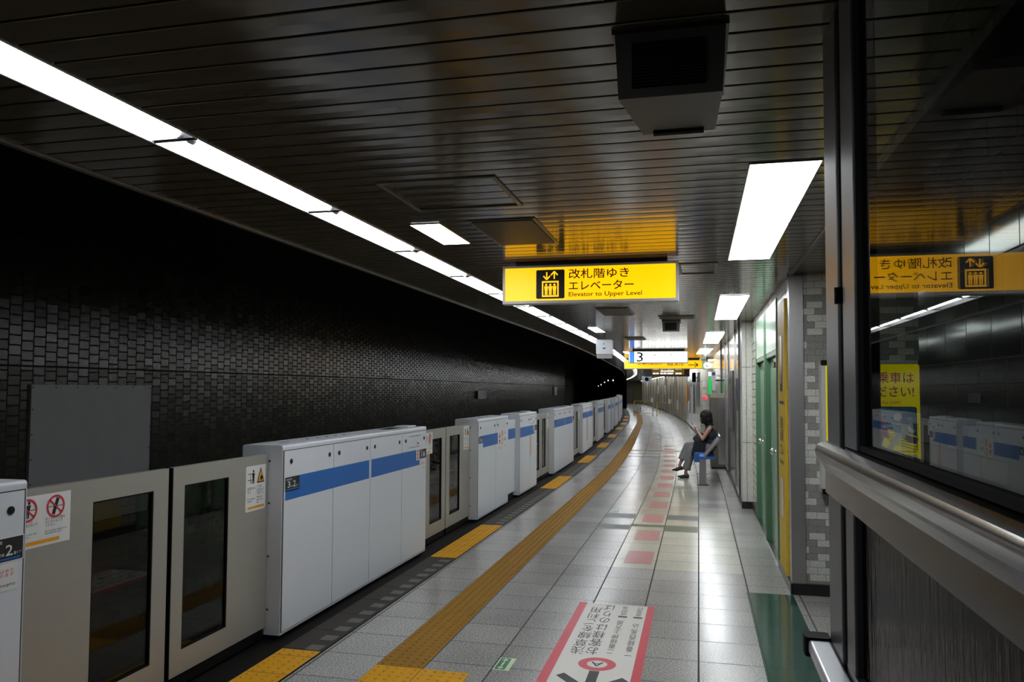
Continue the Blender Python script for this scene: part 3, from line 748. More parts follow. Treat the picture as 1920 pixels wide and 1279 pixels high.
for i, (X, Y, z) in enumerate(((-2.35, 36.5, 2.0), (-.05, 22.0, 1.95))):
    r = thing('cctv_camera' if i == 0 else 'wall_speaker', ('small square camera unit hanging far off in front of the strip lights', 'small black loudspeaker high on the wall, left of the pale column')[i], ('camera', 'speaker')[i], (X + (SS(36.5) * 0), Y, z))
    if i == 0:
        MB().rbox(-.22, .22, 0, .3, 0, .3, .02).build('body', M_whiteside, r); MB().cyl((0, -.03, .15), (0, 0, .15), .09).build('lens', M_black, r); MB().box(-.02, .02, .1, .14, .301, .639).build('bracket', M_dark, r)
    else:
        r.location = (SS(30.2) + .46, 30.0, 1.96)
        MB().rbox(-.07, .07, 0, .12, 0, .36, .012).build('body', M_black, r); MB().box(.071, .092, .04, .08, .12, .2).build('bracket', M_dark, r)

# ================================================================== TACTILE PAVING AND FLOOR MARKS
def tact(name, label, cat, u0, u1, y0, y1, m, pitch=.06, dots=True, group=None, bars=False, n=1):
    yc = (y0 + y1) / 2
    r = thing(name, label, cat, ((u0 + u1) / 2 + SS(yc), y0, 0), rotz(yc), group)
    b = MB(); W = (u1 - u0) / 2; L = y1 - y0
    b.box(-W, W, 0, L, .0003, .003)
    if dots:
        nx = max(1, round(2 * W / pitch)); ny = round(L / pitch)
        for i in range(nx):
            for j in range(ny):
                b.dome(-W + (i + .5) * 2 * W / nx, (j + .5) * L / ny, .003, .012, .005)
    b.build('paving_surface', m, r)
    jn = MB(); k = 0.3
    while k < L - .1: jn.box(-W, W, k - .002, k + .002, .0025, .0034); k += .3
    if len(jn.f): jn.build('joint', M_edge, r)
    return r
am = MB(); yy = 4.43
while yy < 62:
    st = .3 if yy < 27 else 1.0
    a, b = SS(yy), SS(yy + st)
    am.quad((-1.90 + a, yy, .003), (-1.61 + a, yy, .003), (-1.61 + b, yy + st, .003), (-1.90 + b, yy + st, .003))
    if yy < 27:
        for i in range(5):
            for j in range(5):
                am.dome(-1.90 + .29 * (i + .5) / 5 + a + (b - a) * (j + .5) / 5, yy + .06 * (j + .5), .003, .0125, .005)
    yy += st
am.quad((-1.90, 4.43, .0), (-1.61, 4.43, .0), (-1.61, 4.43, .003), (-1.90, 4.43, .003))
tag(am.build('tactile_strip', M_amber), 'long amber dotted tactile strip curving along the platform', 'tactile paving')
tact('tactile_block', 'yellow dotted tactile block where the amber strip begins', 'tactile paving', -1.90, -1.612, 2.6, 4.427, M_tyel)
tact('tactile_block', 'yellow dotted tactile block right of the strip start, at the bottom edge', 'tactile paving', -1.606, -1.315, 2.6, 4.427, M_tyel)
DOORS = [(2.70, 4.62), (7.42, 9.30), (12.93, 14.80), (17.62, 19.55), (22.4, 24.3), (27.1, 29.0), (32.6, 34.5), (37.3, 39.2), (42.1, 44.0), (46.8, 48.7)]
dl = ['nearest gate at the bottom edge', 'second gate, beyond the long white housing', 'third gate, past the recessed panel', 'fourth gate', 'fifth gate', 'sixth gate']
for i, (a, b) in enumerate(DOORS):
    lab = 'yellow dotted tactile pad in front of the ' + dl[i] if i < 6 else 'tiny yellow tactile pad at the distant gates'
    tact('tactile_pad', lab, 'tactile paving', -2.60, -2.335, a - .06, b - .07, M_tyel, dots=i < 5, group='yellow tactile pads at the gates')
r = tact('tactile_bar', 'thin yellow line of tactile blocks crossing the distant floor', 'tactile paving', -1.66, .25, 21.4, 21.6, M_amber, dots=False)
# exit-direction stickers
def exit_sticker(x, y, lab):
    r = thing('floor_sticker', lab, 'sticker', (x, y, 0)); MB().box(0, .10, 0, .215, .0003, .0012).build('film', M_ltgrn, r)
    f = Face((0, 0, .0013), (1, 0, 0), (0, 1, 0), .0004)
    f.rect(.008, .012, .072, .205, M_grn); f.pol([(.04, .20), (.018, .165), (.062, .165)], M_ltgrn, 2); f.pol([(.04, .018), (.018, .052), (.062, .052)], M_ltgrn, 2)
    f.line(.04, .05, .04, .165, .008, M_ltgrn, 2); f.man(.04, .085, .05, M_ltgrn, 3); f.done('artwork', r)
exit_sticker(-1.205, 4.525, 'pale green exit arrow sticker on the floor near the big red-bordered sticker')
exit_sticker(-1.15, 10.62, 'pale green exit arrow sticker beside the dark floor tiles')
# queue squares
MK = [(7.575 + 1.19 * k) for k in range(14)]
mk_names = ['nearest, largest faded red floor square, just past the cream tiles begin', 'second faded red floor square from the camera', 'third faded red floor square, between the dark tile bands', 'fourth faded red floor square, just past the dark tile bands',
            'fifth faded red floor square']
for i, yy in enumerate(MK):
    lab = mk_names[i] if i < 5 else 'faded red floor square in the distant row beside the seated person'
    r = thing('floor_marker', lab, 'floor marker', (-.58 + SS(yy), yy, 0), rotz(yy), 'faded red squares on the floor')
    MB().box(-.135, .135, 0, .60, .0003, .0008).build('border', M_grey, r); MB().box(-.125, .130, .012, .588, .0009, .0013).build('square', M_redmk, r)
r = tag(MB().box(-1.55, -1.38, 24.0, 25.2, .0003, .0012).build('floor_patch', M_redmk), 'single red floor patch left of the row, far off', 'floor marker')
# big sticker: read by people walking towards the camera
r = thing('floor_banner', 'large off-white floor sticker with red side bands, ring and arrow', 'sticker', (-.335, 6.11, 0), math.pi)
Wb, Lb = .58, 2.5
MB().box(0, Wb, 0, Lb, .0003, .0012).build('film', M_paper, r)
f = Face((0, Lb, .0013), (1, 0, 0), (0, -1, 0), -.0004)
f.n = Vector((0, 0, 1)); f.eps = .0004
# text-space: x to the reader's right, y towards the reader's feet is negative -> here y measured up from the far end
def FP(x, y, l=1, f=f): return Vector((x, y, .0013 + .0004 * l))
f.P = FP
f.rect(0, 0, .055, Lb, M_red); f.rect(Wb - .06, 0, Wb, Lb, M_red)
# local +y points to the camera, local x to the camera's left; text up vector = local +y
cy = 1.34
f.ring(.275, cy, .115, .062, M_red, 1); f.text('A', .237, cy - .035, .076, .072, M_ink)
f.rect(.245, 1.46, .305, 1.76, M_ink)
f.pol([(.275, 1.83), (.275, 1.73), (.445, 1.53), (.485, 1.58)], M_ink); f.pol([(.275, 1.83), (.275, 1.73), (.105, 1.53), (.065, 1.58)], M_ink)
def vert(t, x, w_, y0, y1): f.text('\n'.join(t), x, y0, w_, y1 - y0, M_ink)
vert('浅草線をご利用', .385, .088, .12, 1.19); vert('お客様はのりば', .295, .084, .03, 1.18)
vert('二番線押上方面', .20, .045, .42, 1.13); f.rect(.185, .30, .25, .335, M_ink); vert('成田空港', .195, .045, .04, .28)
vert('一番線西馬込', .085, .045, .47, 1.15); f.rect(.075, .30, .14, .335, M_ink); vert('泉岳寺行', .085, .045, .04, .28)
f.done('artwork', r)

# ================================================================== PLATFORM SCREEN DOORS
XF = -2.69          # front face of the housings
def plate(f, x, y, w_, h_, car, door):
    f.rect(x, y, x + w_, y + h_, M_sticker, 1); f.rect(x + .004, y + .004, x + w_ - .004, y + h_ - .004, M_ink, 2)
    f.text('乗車位置', x + .02, y + h_ - .025, w_ * .36, .013, M_sticker, 3)
    f.text(car, x + w_ * .18, y + .025, w_ * .17, .042, M_sticker, 3); f.text('号車', x + w_ * .38, y + .025, w_ * .14, .013, M_sticker, 3)
    f.text(door, x + w_ * .55, y + .025, w_ * .17, .042, M_sticker, 3); f.text('番ドア', x + w_ * .75, y + .025, w_ * .19, .013, M_sticker, 3)
    f.rect(x + w_ * .08, y + .009, x + w_ * .92, y + .017, M_blue, 3)
BHN = ['gate housing at the left edge of the photo, cut off by it', 'longest white gate housing, between the two nearest gates', 'white gate housing left of the recessed blue-banded panel', 'white gate housing right of the recessed blue-banded panel',
       'white gate housing between the third and fourth gates', 'white gate housing with the vertical yellow and red sticker', 'sixth-nearest full gate housing, past the sticker one']
nbox = 0
def housing(Y0, Y1, left=None, right=None, big=None, extra=None, detail=2):
    global nbox
    yc = (Y0 + Y1) / 2; L = Y1 - Y0
    lab = BHN[nbox] if nbox < len(BHN) else 'small distant white gate housing in the curved row'
    r = thing('gate_housing', lab, 'platform gate', (XF + SS(yc), Y0, 0), rotz(yc), 'white platform gate housings'); nbox += 1
    # body: x from -.30 to 0, rounded top
    b = MB(); b.rbox(-.305, -.006, 0, L, .035, 1.285, .016, axis='y', n=4, corners=(0, 0, 1, 1)); b.build('body', M_whiteside, r)
    MB().box(-.27, -.05, .03, L - .03, 0, .034).build('plinth', M_black, r)
    n = 4 if L > 2.2 else 2
    cuts = [0.012]
    if n == 4: cuts += [L * .262, L * .503, L * .76]
    else: cuts += [L * .55]
    cuts += [L - .012]
    MB().box(-.0060, -.0045, .007, L - .007, .050, 1.250).build('seam', M_dark, r)
    panels = []
    for i in range(n):
        g = .004
        p_ = MB(); p_.rbox(-.0055, 0, cuts[i] + g, cuts[i + 1] - g, .055, 1.245, .002, axis='z', n=2); panels.append(p_.build('door_panel', M_white, r))
    if detail > 0:
        for i in range(n):
            for yy in (cuts[i] + .09, cuts[i + 1] - .07):
                lk = MB(); lk.cyl((.0002, yy, 1.172), (.004, yy, 1.172), .017, 12); lk.cyl((.004, yy, 1.172), (.006, yy, 1.172), .011, 10, 0, .009); lk.build('lock', M_lock, panels[i])
    f = Face((.0004, 0, 0), (0, 1, 0), (0, 0, 1), .0006)
    x0 = .03; mid = cuts[2] if n == 4 else None
    bl = []
    a0 = x0 + (.0 if left else 0)
    if n == 4: bl = [(a0, mid - .022), (mid + .022, L - .20 if right else L - .03)]
    else: bl = [(.03 if not left else .22, (L - .62) if big else L - (.22 if right else .03))]
    for a_, c_ in bl: f.rect(a_, .915, c_, 1.068, M_blue)
    if left:
        plate(f, .022, .972, .195, .098, *left); f.rect(.022 + .0, .86, .022 + .0001, .8601, M_sticker)
    if right:
        plate(f, L - .205, .968, .19, .10, *right)
        f.rect(L - .30, .965, L - .212, 1.075, M_sticker, 2)
        for k in range(3): f.rect(L - .275, .975 + k * .033, L - .24, 1.0 + k * .033, M_red, 3)
        f.rect(L - .205, .855, L - .04, .962, M_sticker, 2); f.text('非常時は手で\n開けられます', L - .19, .91, .13, .03, M_red, 3); f.text('Emergency', L - .13, .87, .08, .015, M_ink, 3)
    if big:
        bx = L - .60
        f.rect(bx, .80, bx + .50, 1.105, M_sticker, 2)
        for sy, sg in ((.99, 1), (.985, -1)):
            f.pol([(bx + .05, sy), (bx + .13, sy), (bx + .09, sy + sg * .08)] if sg > 0 else [(bx + .05, sy - .02), (bx + .09, sy - .10), (bx + .13, sy - .02)], M_red, 3)
        f.ring(bx + .22, 1.045, .045, .033, M_red, 3); f.ring(bx + .22, .935, .045, .033, M_red, 3); f.man(bx + .22, 1.015, .06, M_ink, 3)
        f.text('ドアから\n手を離して', bx + .31, 1.03, .15, .04, M_ink, 3); f.text('駆け込み\n乗車禁止', bx + .31, .94, .15, .04, M_ink, 3)
        f.text('Please stand\nclear of doors', bx + .04, .83, .18, .035, M_ink, 3); f.text('No rushing', bx + .30, .85, .15, .02, M_ink, 3)
    if extra == 'strips':
        f.rect(L - .56, .58, L - .50, .90, M_orange, 2); f.text('\n'.join('身を乗出すな危険'), L - .55, .59, .04, .30, M_red, 3)
        f.rect(L - .44, .56, L - .24, .92, M_sticker, 1.5); f.text('\n'.join('ホームドア注意'), L - .42, .6, .03, .30, M_blue, 3)
    if extra == 'yellow':
        f.rect(L * .38, .30, L * .38 + .20, .93, M_tyel, 2, .04); f.text('\n'.join('かけこみ危険'), L * .38 + .04, .40, .12, .48, M_red, 3)
    f.done('marking', r)
    # top fittings
    t = Face((-.305, L, 1.2855), (0, -1, 0), (1, 0, 0), .0006); t.n = Vector((0, 0, 1))
    def tr_(a, b_, c, d, m, l=1): t.g(m).poly([Vector((a, c, 1.2855 + .0006 * l)), Vector((b_, c, 1.2855 + .0006 * l)), Vector((b_, d, 1.2855 + .0006 * l)), Vector((a, d, 1.2855 + .0006 * l))])
    tr_(-.20, -.10, .16, .36, M_sticker); tr_(-.17, -.13, .19, .33, M_blue, 2); tr_(-.25, -.235, .10, .34, M_dark)
    if right or L > 2:
        tr_(-.235, -.12, L - .72, L - .36, M_black)
        t.done('top_marking', r)
        MB().rbox(-.24, -.10, L - .27, L - .05, 1.2865, 1.297, .01, axis='z').build('control_cover', M_whiteside, r)
    else: t.done('top_marking', r)
    if detail > 1:
        for k in range(5):
            yy = .62 + k * (L * .055 if L > 2 else L * .08)
            MB().cyl((-.16, yy, 1.2855), (-.16, yy, 1.2885), .011, 10).build('indicator', M_lock, r)
        for z in (.2, .55, .9, 1.18): MB().cyl((-.10, -.004, z), (-.10, 0.0, z), .007, 8).build('screw', M_lock, r)
        if right:
            fl_ = MB(); fl_.box(.0006, .0012, L - .50, L - .20, 1.205, 1.209); fl_.box(.0006, .0012, L - .50, L - .20, 1.098, 1.102); fl_.build('access_seam', M_dark, r)
            MB().ell((.004, L - .26, 1.137), (.008, .014, .018), 10, 7).build('latch', M_chrome, r)
    return r
def sticker_tall(f, x, y):
    f.rect(x, y, x + .23, y + .29, M_sticker, 1, .012)
    f.line(x + .02, y + .24, x + .09, y + .24, .004, M_dark, 2); f.line(x + .02, y + .20, x + .09, y + .20, .004, M_dark, 2); f.line(x + .05, y + .2, x + .05, y + .24, .004, M_dark, 2)
    f.man(x + .085, y + .175, .09, M_ink, 2); f.rect(x + .05, y + .178, x + .06, y + .197, M_red, 3)
    f.pol([(x + .125, y + .175), (x + .215, y + .175), (x + .17, y + .275)], M_ink, 2); f.pol([(x + .137, y + .183), (x + .203, y + .183), (x + .17, y + .258)], M_orange, 3); f.disc(x + .178, y + .205, .016, M_ink, 4, 10)
    f.text('柵に寄りかから\nないで', x + .02, y + .115, .09, .04, M_ink, 2); f.text('ドアに手を\nはさまないよう\nご注意ください', x + .125, y + .10, .085, .06, M_ink, 2)
    f.text('Do not lean on\nthe fence', x + .02, y + .06, .09, .025, M_ink, 2); f.text('Watch your\nhands at the\ndoor', x + .125, y + .045, .07, .045, M_ink, 2)
    f.rect(x + .025, y + .015, x + .215, y + .03, M_orange, 2)
def sticker_wide(f, x, y, clip=False):
    w_ = .46
    if clip:   # the left end of this one is tucked away behind the housing
        f.rect(x + .128, y, x + w_, y + .225, M_sticker, 1)
    else:
        f.rect(x, y, x + w_, y + .225, M_sticker, 1, .012)
        f.pol([(x + .03, y + .135), (x + .12, y + .135), (x + .075, y + .215)], M_ink, 2); f.pol([(x + .044, y + .142), (x + .106, y + .142), (x + .075, y + .198)], M_orange, 3)
    for cx, ln in ((x + .225, .5), (x + .375, 0)):
        f.ring(cx, y + .165, .05, .041, M_red, 4)
        if ln: f.man(cx, y + .13, .075, M_ink, 2, .4)
        else: f.line(cx - .012, y + .13, cx + .012, y + .20, .018, M_ink, 2)
        f.line(cx - .04, y + .165, cx + .04, y + .165, .003, M_dark, 2); f.line(cx - .033, y + .195, cx + .033, y + .135, .007, M_red, 4)
    if not clip: f.text('ドアに手を\nはさまない\nで', x + .03, y + .08, .09, .04, M_ink, 2)
    f.text('ホームドアから\n身を乗り出さないで\nください', x + .165, y + .08, .115, .04, M_ink, 2); f.text('ホームドアに物を\n立てかけないで\nください', x + .32, y + .08, .11, .04, M_ink, 2)
    if not clip: f.text('Watch your\nhands', x + .03, y + .045, .08, .02, M_ink, 2)
    f.text('Do not lean over the\nplatform door', x + .165, y + .045, .11, .02, M_ink, 2); f.text('Do not lean objects on\nthe platform door', x + .32, y + .045, .12, .02, M_ink, 2)
    f.rect(x + (.135 if clip else .02), y + .012, x + w_ - .06, y + .028, M_orange, 2)
GN = ['nearest', 'second-nearest', 'third-nearest', 'fourth-nearest']
def gate(Y0, Y1, k):
    mid = (Y0 + Y1) / 2; gp_ = .020 if k == 0 else .010
    if k == 0: mid = 3.692
    for side, (a, b) in enumerate(((Y0, mid - gp_), (mid + gp_, Y1))):
        yc = (a + b) / 2; L = b - a
        if k < 4: lab = '%s sliding gate pair, %s champagne leaf with a tall dark window' % (GN[k], ('left', 'right')[side])
        else: lab = 'distant sliding gate leaf between two white housings'
        r = thing('sliding_gate', lab, 'platform gate', (-2.80 + SS(yc), a, 0), rotz(yc), 'sliding gate leaves')
        if k == 0:
            wa, wb_ = ((3.134 - a, 3.556 - a) if side == 0 else (3.809 - a, 4.229 - a))
        else:
            wa, wb_ = (L * .43, L * .86) if side == 0 else (L * .14, L * .56)
        z0, z1, wz0, wz1 = .085, 1.228, .215, 1.122
        fr = MB()
        for (p0, p1, q0, q1) in ((0, wa, z0, z1), (wb_, L, z0, z1), (wa, wb_, z0, wz0), (wa, wb_, wz1, z1)): fr.box(-.035, 0, p0, p1, q0, q1)
        fr_ = fr.build('frame', M_gate, r)
        gk = MB()
        for (p0, p1, q0, q1) in ((wa, wa + .008, wz0, wz1), (wb_ - .008, wb_, wz0, wz1), (wa + .008, wb_ - .008, wz0, wz0 + .008), (wa + .008, wb_ - .008, wz1 - .008, wz1)): gk.box(-.030, -.002, p0, p1, q0, q1)
        gk.build('gasket', M_black, fr_)
        MB().box(-.022, -.012, wa + .008, wb_ - .008, wz0 + .008, wz1 - .008).build('window', M_gateglass, r)
        MB().box(-.032, -.003, (L if side == 0 else -gp_ * .25), (L + gp_ * .25 if side == 0 else 0), z0, z1).build('edge_seal', M_black, r)
        MB().box(-.03, -.005, .02, L - .02, .02, .084).build('guide_rail', M_black, r)
        f = Face((.0003, 0, 0), (0, 1, 0), (0, 0, 1), .0006)
        if side == 0:
            sticker_wide(f, (2.996 - .46 - a) if k == 0 else .02, .972, k == 0)
        else: sticker_tall(f, L - .26, .875 if k == 0 else .92)
        f.done('sticker', r)
housing(-.15, 2.655, right=('3', '2'))
housing(4.675, 7.47, left=('3', '2'), right=('3', '1'))
housing(9.36, 10.95, left=('3', '1'), big=True)
housing(11.68, 13.0, right=('2', '4'), extra='strips')
housing(14.78, 17.55, left=('2', '4'), right=('2', '3'))
housing(19.62, 22.3, left=('2', '3'), extra='yellow', detail=1)
housing(24.4, 27.0, left=('2', '2'), detail=1)
for a, b in ((29.1, 30.7), (31.4, 32.5), (34.6, 37.2), (39.3, 42.0), (44.1, 46.7), (48.8, 51.4), (51.6, 56.0)): housing(a, b, detail=0)
GATES = [(2.66, 4.67), (7.475, 9.355), (13.005, 14.775), (17.56, 19.61), (22.31, 24.39), (27.01, 29.09), (32.51, 34.59), (37.21, 39.29), (42.01, 44.09), (46.71, 48.79)]
for k, (a, b) in enumerate(GATES): gate(a, b, k)
# recessed infill between the cars
r = thing('infill_panel', 'recessed lower white panel with blue band between two gate housings', 'platform gate', (-2.76, 10.96, 0))
MB().rbox(-.2, 0, .045, .715, .10, 1.20, .008, axis='y').build('panel', M_white, r)
f = Face((.0004, 0, 0), (0, 1, 0), (0, 0, 1)); f.rect(.05, .915, .70, 1.068, M_blue); f.done('marking', r)
MB().box(-.18, -.02, .1, .66, 0, .099).build('plinth', M_black, r)
b = MB(); [b.box(-.08, .004, .0, .03, .10 + i * .11, .155 + i * .11) for i in range(10)]; b.build('dashed_strip', M_blue, r)
b = MB(); [b.box(-.08, .004, .0, .03, .155 + i * .11, .21 + i * .11) for i in range(10)]; b.build('pale_strip', M_whiteside, r)
# wall panels across the track
def trackpanel(y0, y1, z0, z1, lab, name='wall_panel'):
    r = thing(name, lab, 'panel', (-6.9 + SS((y0 + y1) / 2), y0, z0), rotz(y0)); L = y1 - y0; H = z1 - z0
    MB().box(.001, .03, 0, L, 0, H).build('sheet', M_wallpan, r)
    s_ = MB()
    n = max(2, int(L / .3))
    for i in range(n + 1):
        for z in (.03, H - .03): s_.cyl((.03, .02 + (L - .04) * i / n, z), (.034, .02 + (L - .04) * i / n, z), .008, 6)
    for i in range(1, 6):
        for yy in (.02, L - .02): s_.cyl((.03, yy, H * i / 6), (.034, yy, H * i / 6), .008, 6)
    s_.build('bolts', M_black, r)
    return r
trackpanel(6.78, 8.62, .1, 1.69, 'large grey riveted panel on the dark tiled wall across the track')
trackpanel(22.5, 24.4, .3, 1.69, 'narrow grey panel on the dark wall above the second gate housing')
r = thing('wall_notice', 'small pale notice on the dark wall, right of the narrow grey panel', 'sign', (-6.9 + SS(24.3), 24.95, 1.33), rotz(25))
MB().box(.025, .05, 0, 1.2, 0, .27).build('board', mat('dim_notice', (.25, .25, .25), .5), r)
f = Face((.0505, 0, 0), (0, 1, 0), (0, 0, 1), .002); f.text('三田', .15, .05, .9, .17, M_dark); f.done('lettering', r)
tag(MB().box(-6.93 + SS(46), -6.80 + SS(46), 45.8, 46.8, 1.3, 1.8).build('wall_box', mat('dim_box', (.2, .2, .19), .5)), 'tiny pale box far along the dark wall across the track', 'box')

# ================================================================== RIGHT SIDE: DOORS AND CABINETS
def door(y0, y1, lab, knob_y, closer_y):
    r = thing('service_door', lab, 'door', (X1, y0, 0), 0, 'green service doors'); L = y1 - y0
    H = 2.02
    fr = MB(); fr.box(-.012, .12, 0, .045, 0, 2.555); fr.box(-.012, .12, L - .045, L, 0, 2.555); fr.box(.0, .12, .045, L - .045, H, H + .05); fr.box(-.006, .12, .045, L - .045, 2.51, 2.555)
    fr.build('frame', M_doord, r)
    MB().box(-.004, .10, .045, L - .045, H + .05, 2.51).build('transom_panel', M_door, r)
    lf = MB(); lf.box(.045, .085, .05, L - .05, .02, H - .01); leaf_ = lf.build('door_leaf', M_door, r)
    kb = MB(); kb.cyl((.044, knob_y - y0, 1.05), (.0, knob_y - y0, 1.05), .013, 10); kb.cyl((.044, knob_y - y0, 1.05), (.038, knob_y - y0, 1.05), .036, 14); kb.ell((-.012, knob_y - y0, 1.05), (.026, .036, .034), 14, 9)
    kb.build('knob', M_chrome, leaf_)
    cl = MB(); cl.box(.005, .044, closer_y - y0, closer_y - y0 + .22, 1.90, 1.955); cl.build('door_closer', M_steeldark, leaf_)
    MB().box(-.01, .12, .045, L - .045, .0005, .019).build('threshold', M_steel, r)
    return r
door(7.79, 9.11, 'nearer green service door with a round chrome knob', 8.26, 8.2)
door(9.21, 10.57, 'farther green service door, next to the granite pier', 9.86, 9.5)
tag(MB().cyl((X1 - .012, 9.16, 1.16), (X1 - .0005, 9.16, 1.16), .02).build('push_button', M_chrome), 'small chrome wall button between the two green doors', 'button')
r = thing('yellow_cabinet', 'narrow tall yellow cabinet with black writing, next to the steel corner', 'cabinet', (X1, 6.97, .1)); 
MB().box(-.02, -.0005, .0, .55, 0, 2.36).build('body', M_ypanel, r)
MB().box(-.024, -.0205, .2, .36, 1.60, 2.05).build('window_slot', M_cab, r)
f = Face((-.0205, .55, 0), (0, -1, 0), (0, 0, 1), .0015)
f.rect(.19, 1.66 - .1, .34, 1.73 - .1, M_ink, 3); f.rect(.1, 1.45, .45, 1.475, M_ink)
f.text('連絡\n通路', .14, 1.12, .27, .22, M_ink); f.text('エレ', .14, 1.0, .27, .09, M_ink); f.text('Elevator', .10, .92, .35, .045, M_ink)
f.rect(.17, .45, .36, .80, MATS['silver_sign_frame'], 1, .05)
f.done('lettering', r)
r = thing('poster_frame', 'lit yellow boarding manners poster in a silver frame on the brick wall', 'poster', (.962, 6.64, .845))
W, H, T = .765, 1.065, .155
m = MB(); m.rbox(0, W, 0, T, 0, .03, .006, axis='x'); m.rbox(0, W, 0, T, H - .03, H, .006, axis='x'); m.box(0, .03, 0, T, .03, H - .03); m.box(W - .03, W, 0, T, .03, H - .03); m.build('frame', M_frame, r)
for x_, z_ in ((.0, 0), (W - .05, 0), (0, H - .035), (W - .05, H - .035)): MB().rbox(x_ - .004, x_ + .054, -.004, T * .5, z_ - .004, z_ + .039, .008).build('corner_cap', M_chrome, r)
MB().box(.03, W - .03, .012, T - .01, .03, H - .03).build('poster_sheet', M_poly, r)
f = Face((0, .0118, 0), (1, 0, 0), (0, 0, 1))
f.text('かけこみ乗車は', .06, .885, .62, .085, M_potxt); f.text('おやめください!', .06, .775, .62, .085, M_potxt); f.text('Please do not rush onto the train!', .08, .72, .50, .03, M_potxt)
f.rect(.055, .345, .70, .70, M_ink, 1, .02); f.rect(.062, .352, .693, .693, M_poblue, 2, .018)
f.pol([(.062, .352), (.693, .352), (.693, .47), (.40, .55), (.062, .43)], M_poly, 3)
f.pol([(.062, .352), (.50, .352), (.38, .45), (.062, .45)], M_porain, 4)
for k in range(5): f.line(.42 + .02 * k, .50 - .02 * k, .69, .46 - .024 * k, .006, M_ink, 5)
f.pol([(.33, .47), (.50, .45), (.46, .62), (.36, .63)], M_potxt, 4)
for cx, cy_, s_ in ((.31, .60, 1), (.56, .60, .9)):
    f.disc(cx, cy_ + .02, .042 * s_, M_ink, 5); f.disc(cx, cy_ + .02, .036 * s_, M_poskin, 6)
    f.pol([(cx - .05, cy_ - .03), (cx + .06, cy_ - .035), (cx + .08, cy_ - .14), (cx - .01, cy_ - .15)], M_sticker, 5)
    f.line(cx + .05, cy_ - .045, cx + .13 * s_, cy_ - .1, .03, M_sticker, 5); f.line(cx, cy_ - .14, cx - .07, cy_ - .24, .04, M_poskin, 6); f.line(cx + .05, cy_ - .14, cx + .14, cy_ - .17, .045, M_navy, 6)
    f.line(cx - .04, cy_ - .05, cx - .12, cy_ - .06, .025, M_poskin, 6)
f.rect(.055, .06, .70, .325, M_sticker, 1); f.text('駆け込み乗車は大変危険です\n次の電車をご利用ください', .09, .18, .56, .09, M_ink, 2)
f.done('artwork', r)
# notice strips and displays on the stainless wall
def wallsign(name, lab, y0, y1, z0, z1, m, cat='sign', u=.60, art=None, th=.03):
    r = thing(name, lab, cat, (u + SS((y0 + y1) / 2), y0, z0), rotz((y0 + y1) / 2))
    MB().box(-th, -.001, 0, y1 - y0, 0, z1 - z0).build('board', m, r)
    if art:
        f = Face((-th - .001, y1 - y0, 0), (0, -1, 0), (0, 0, 1), .0015); art(f, y1 - y0, z1 - z0); f.done('lettering', r)
    return r
wallsign('wall_notice', 'narrow dark and white vertical notice on the steel wall by the granite pier', 12.3, 12.6, 1.35, 1.85, M_steel, art=lambda f, W, H: (f.rect(0, H * .55, W, H, M_navy), f.text('\n'.join('ご案内'), W * .25, .03, W * .5, H * .45, M_ink, 2)))
wallsign('wall_map', 'framed route map board on the stainless wall beyond the pier', 13.6, 15.3, .95, 2.0, M_steeldark, 'map', art=lambda f, W, H: (f.rect(.06, .06, W - .06, H - .06, M_cab), f.line(.2, .3, W - .2, H - .3, .05, M_blue, 2), f.line(.2, H - .25, W - .3, .25, .05, M_red, 2), f.text('路線図', .5, H - .22, .6, .1, M_ink, 2)))
r = thing('station_name_strip', 'narrow upright white and blue sign above the dark cabinet', 'sign', (.29, 17.7, 1.66)); MB().box(0, .07, 0, .04, 0, .43).build('board', M_sticker, r); MB().box(0, .07, -.003, 0, .33, .40).build('blue_field', M_navy, r); MB().box(.071, .26, .01, .03, .2, .24).build('bracket', M_dark, r)
r = thing('wall_cabinet', 'dark bronze cabinet behind the bench, taller than the seated person', 'cabinet', (.235, 17.0, 0))
MB().rbox(0, .305, 0, 1.1, .04, 1.59, .01, axis='z', n=2).build('body', M_cab, r); MB().box(.02, .29, .02, 1.08, 0, .039).build('plinth', M_base, r)
MB().box(.17, .295, -.012, -.001, .1, 1.49).build('door', M_steel, r, label='brighter steel door half'); MB().box(.0, .305, -.015, 0, 1.50, 1.585).build('header', MATS['pilaster_cladding'], r)
r = thing('alarm_lamp', 'small glowing red alarm lamp at the edge of the pale column', 'lamp', (.185, 25.90, 1.42)); MB().cyl((0, .045, 0), (0, -.01, 0), .075, 14).build('base', M_whiteside, r); MB().ell((0, -.03, 0), (.055, .05, .055), 12, 8).build('lens', M_redlamp, r)
r = thing('hydrant_plate', 'white plate with a red ring on the pale column', 'sign', (.135, 25.975, .75)); MB().box(0, .10, 0, .018, 0, 1.2).build('board', M_sticker, r)
f = Face((0, -.001, 0), (1, 0, 0), (0, 0, 1), .0015); f.ring(.05, .97, .045, .028, M_red); f.text('消火栓', .015, .35, .07, .03, M_red); f.done('artwork', r)
r = thing('evacuation_sign', 'bright green upright sign beside the pale column', 'sign', (.235, 20.2, 1.53)); MB().box(0, .085, 0, .05, 0, .44).build('board', M_grn2, r); MB().box(.03, .05, .051, .39, .1, .14).build('bracket', M_dark, r)
MB().box(0, .085, 0, .05, .48, .60).build('upper_plate', M_whiteside, r)
MB().box(.035, .05, .02, .03, .44, .48).build('post', M_dark, r)
wallsign('ad_board', 'tall pale framed advertisement board far along the right wall', 32.0, 33.6, .7, 2.0, M_sticker, 'poster', .549, lambda f, W, H: (f.rect(.1, H * .85, W * .8, H * .95, M_navy), f.text('ご案内', .2, .6, .6, .15, M_blue)))
wallsign('ad_poster', 'small orange advertisement far along the right wall', 38.0, 39.0, 1.0, 1.9, M_orange, 'poster', .549)
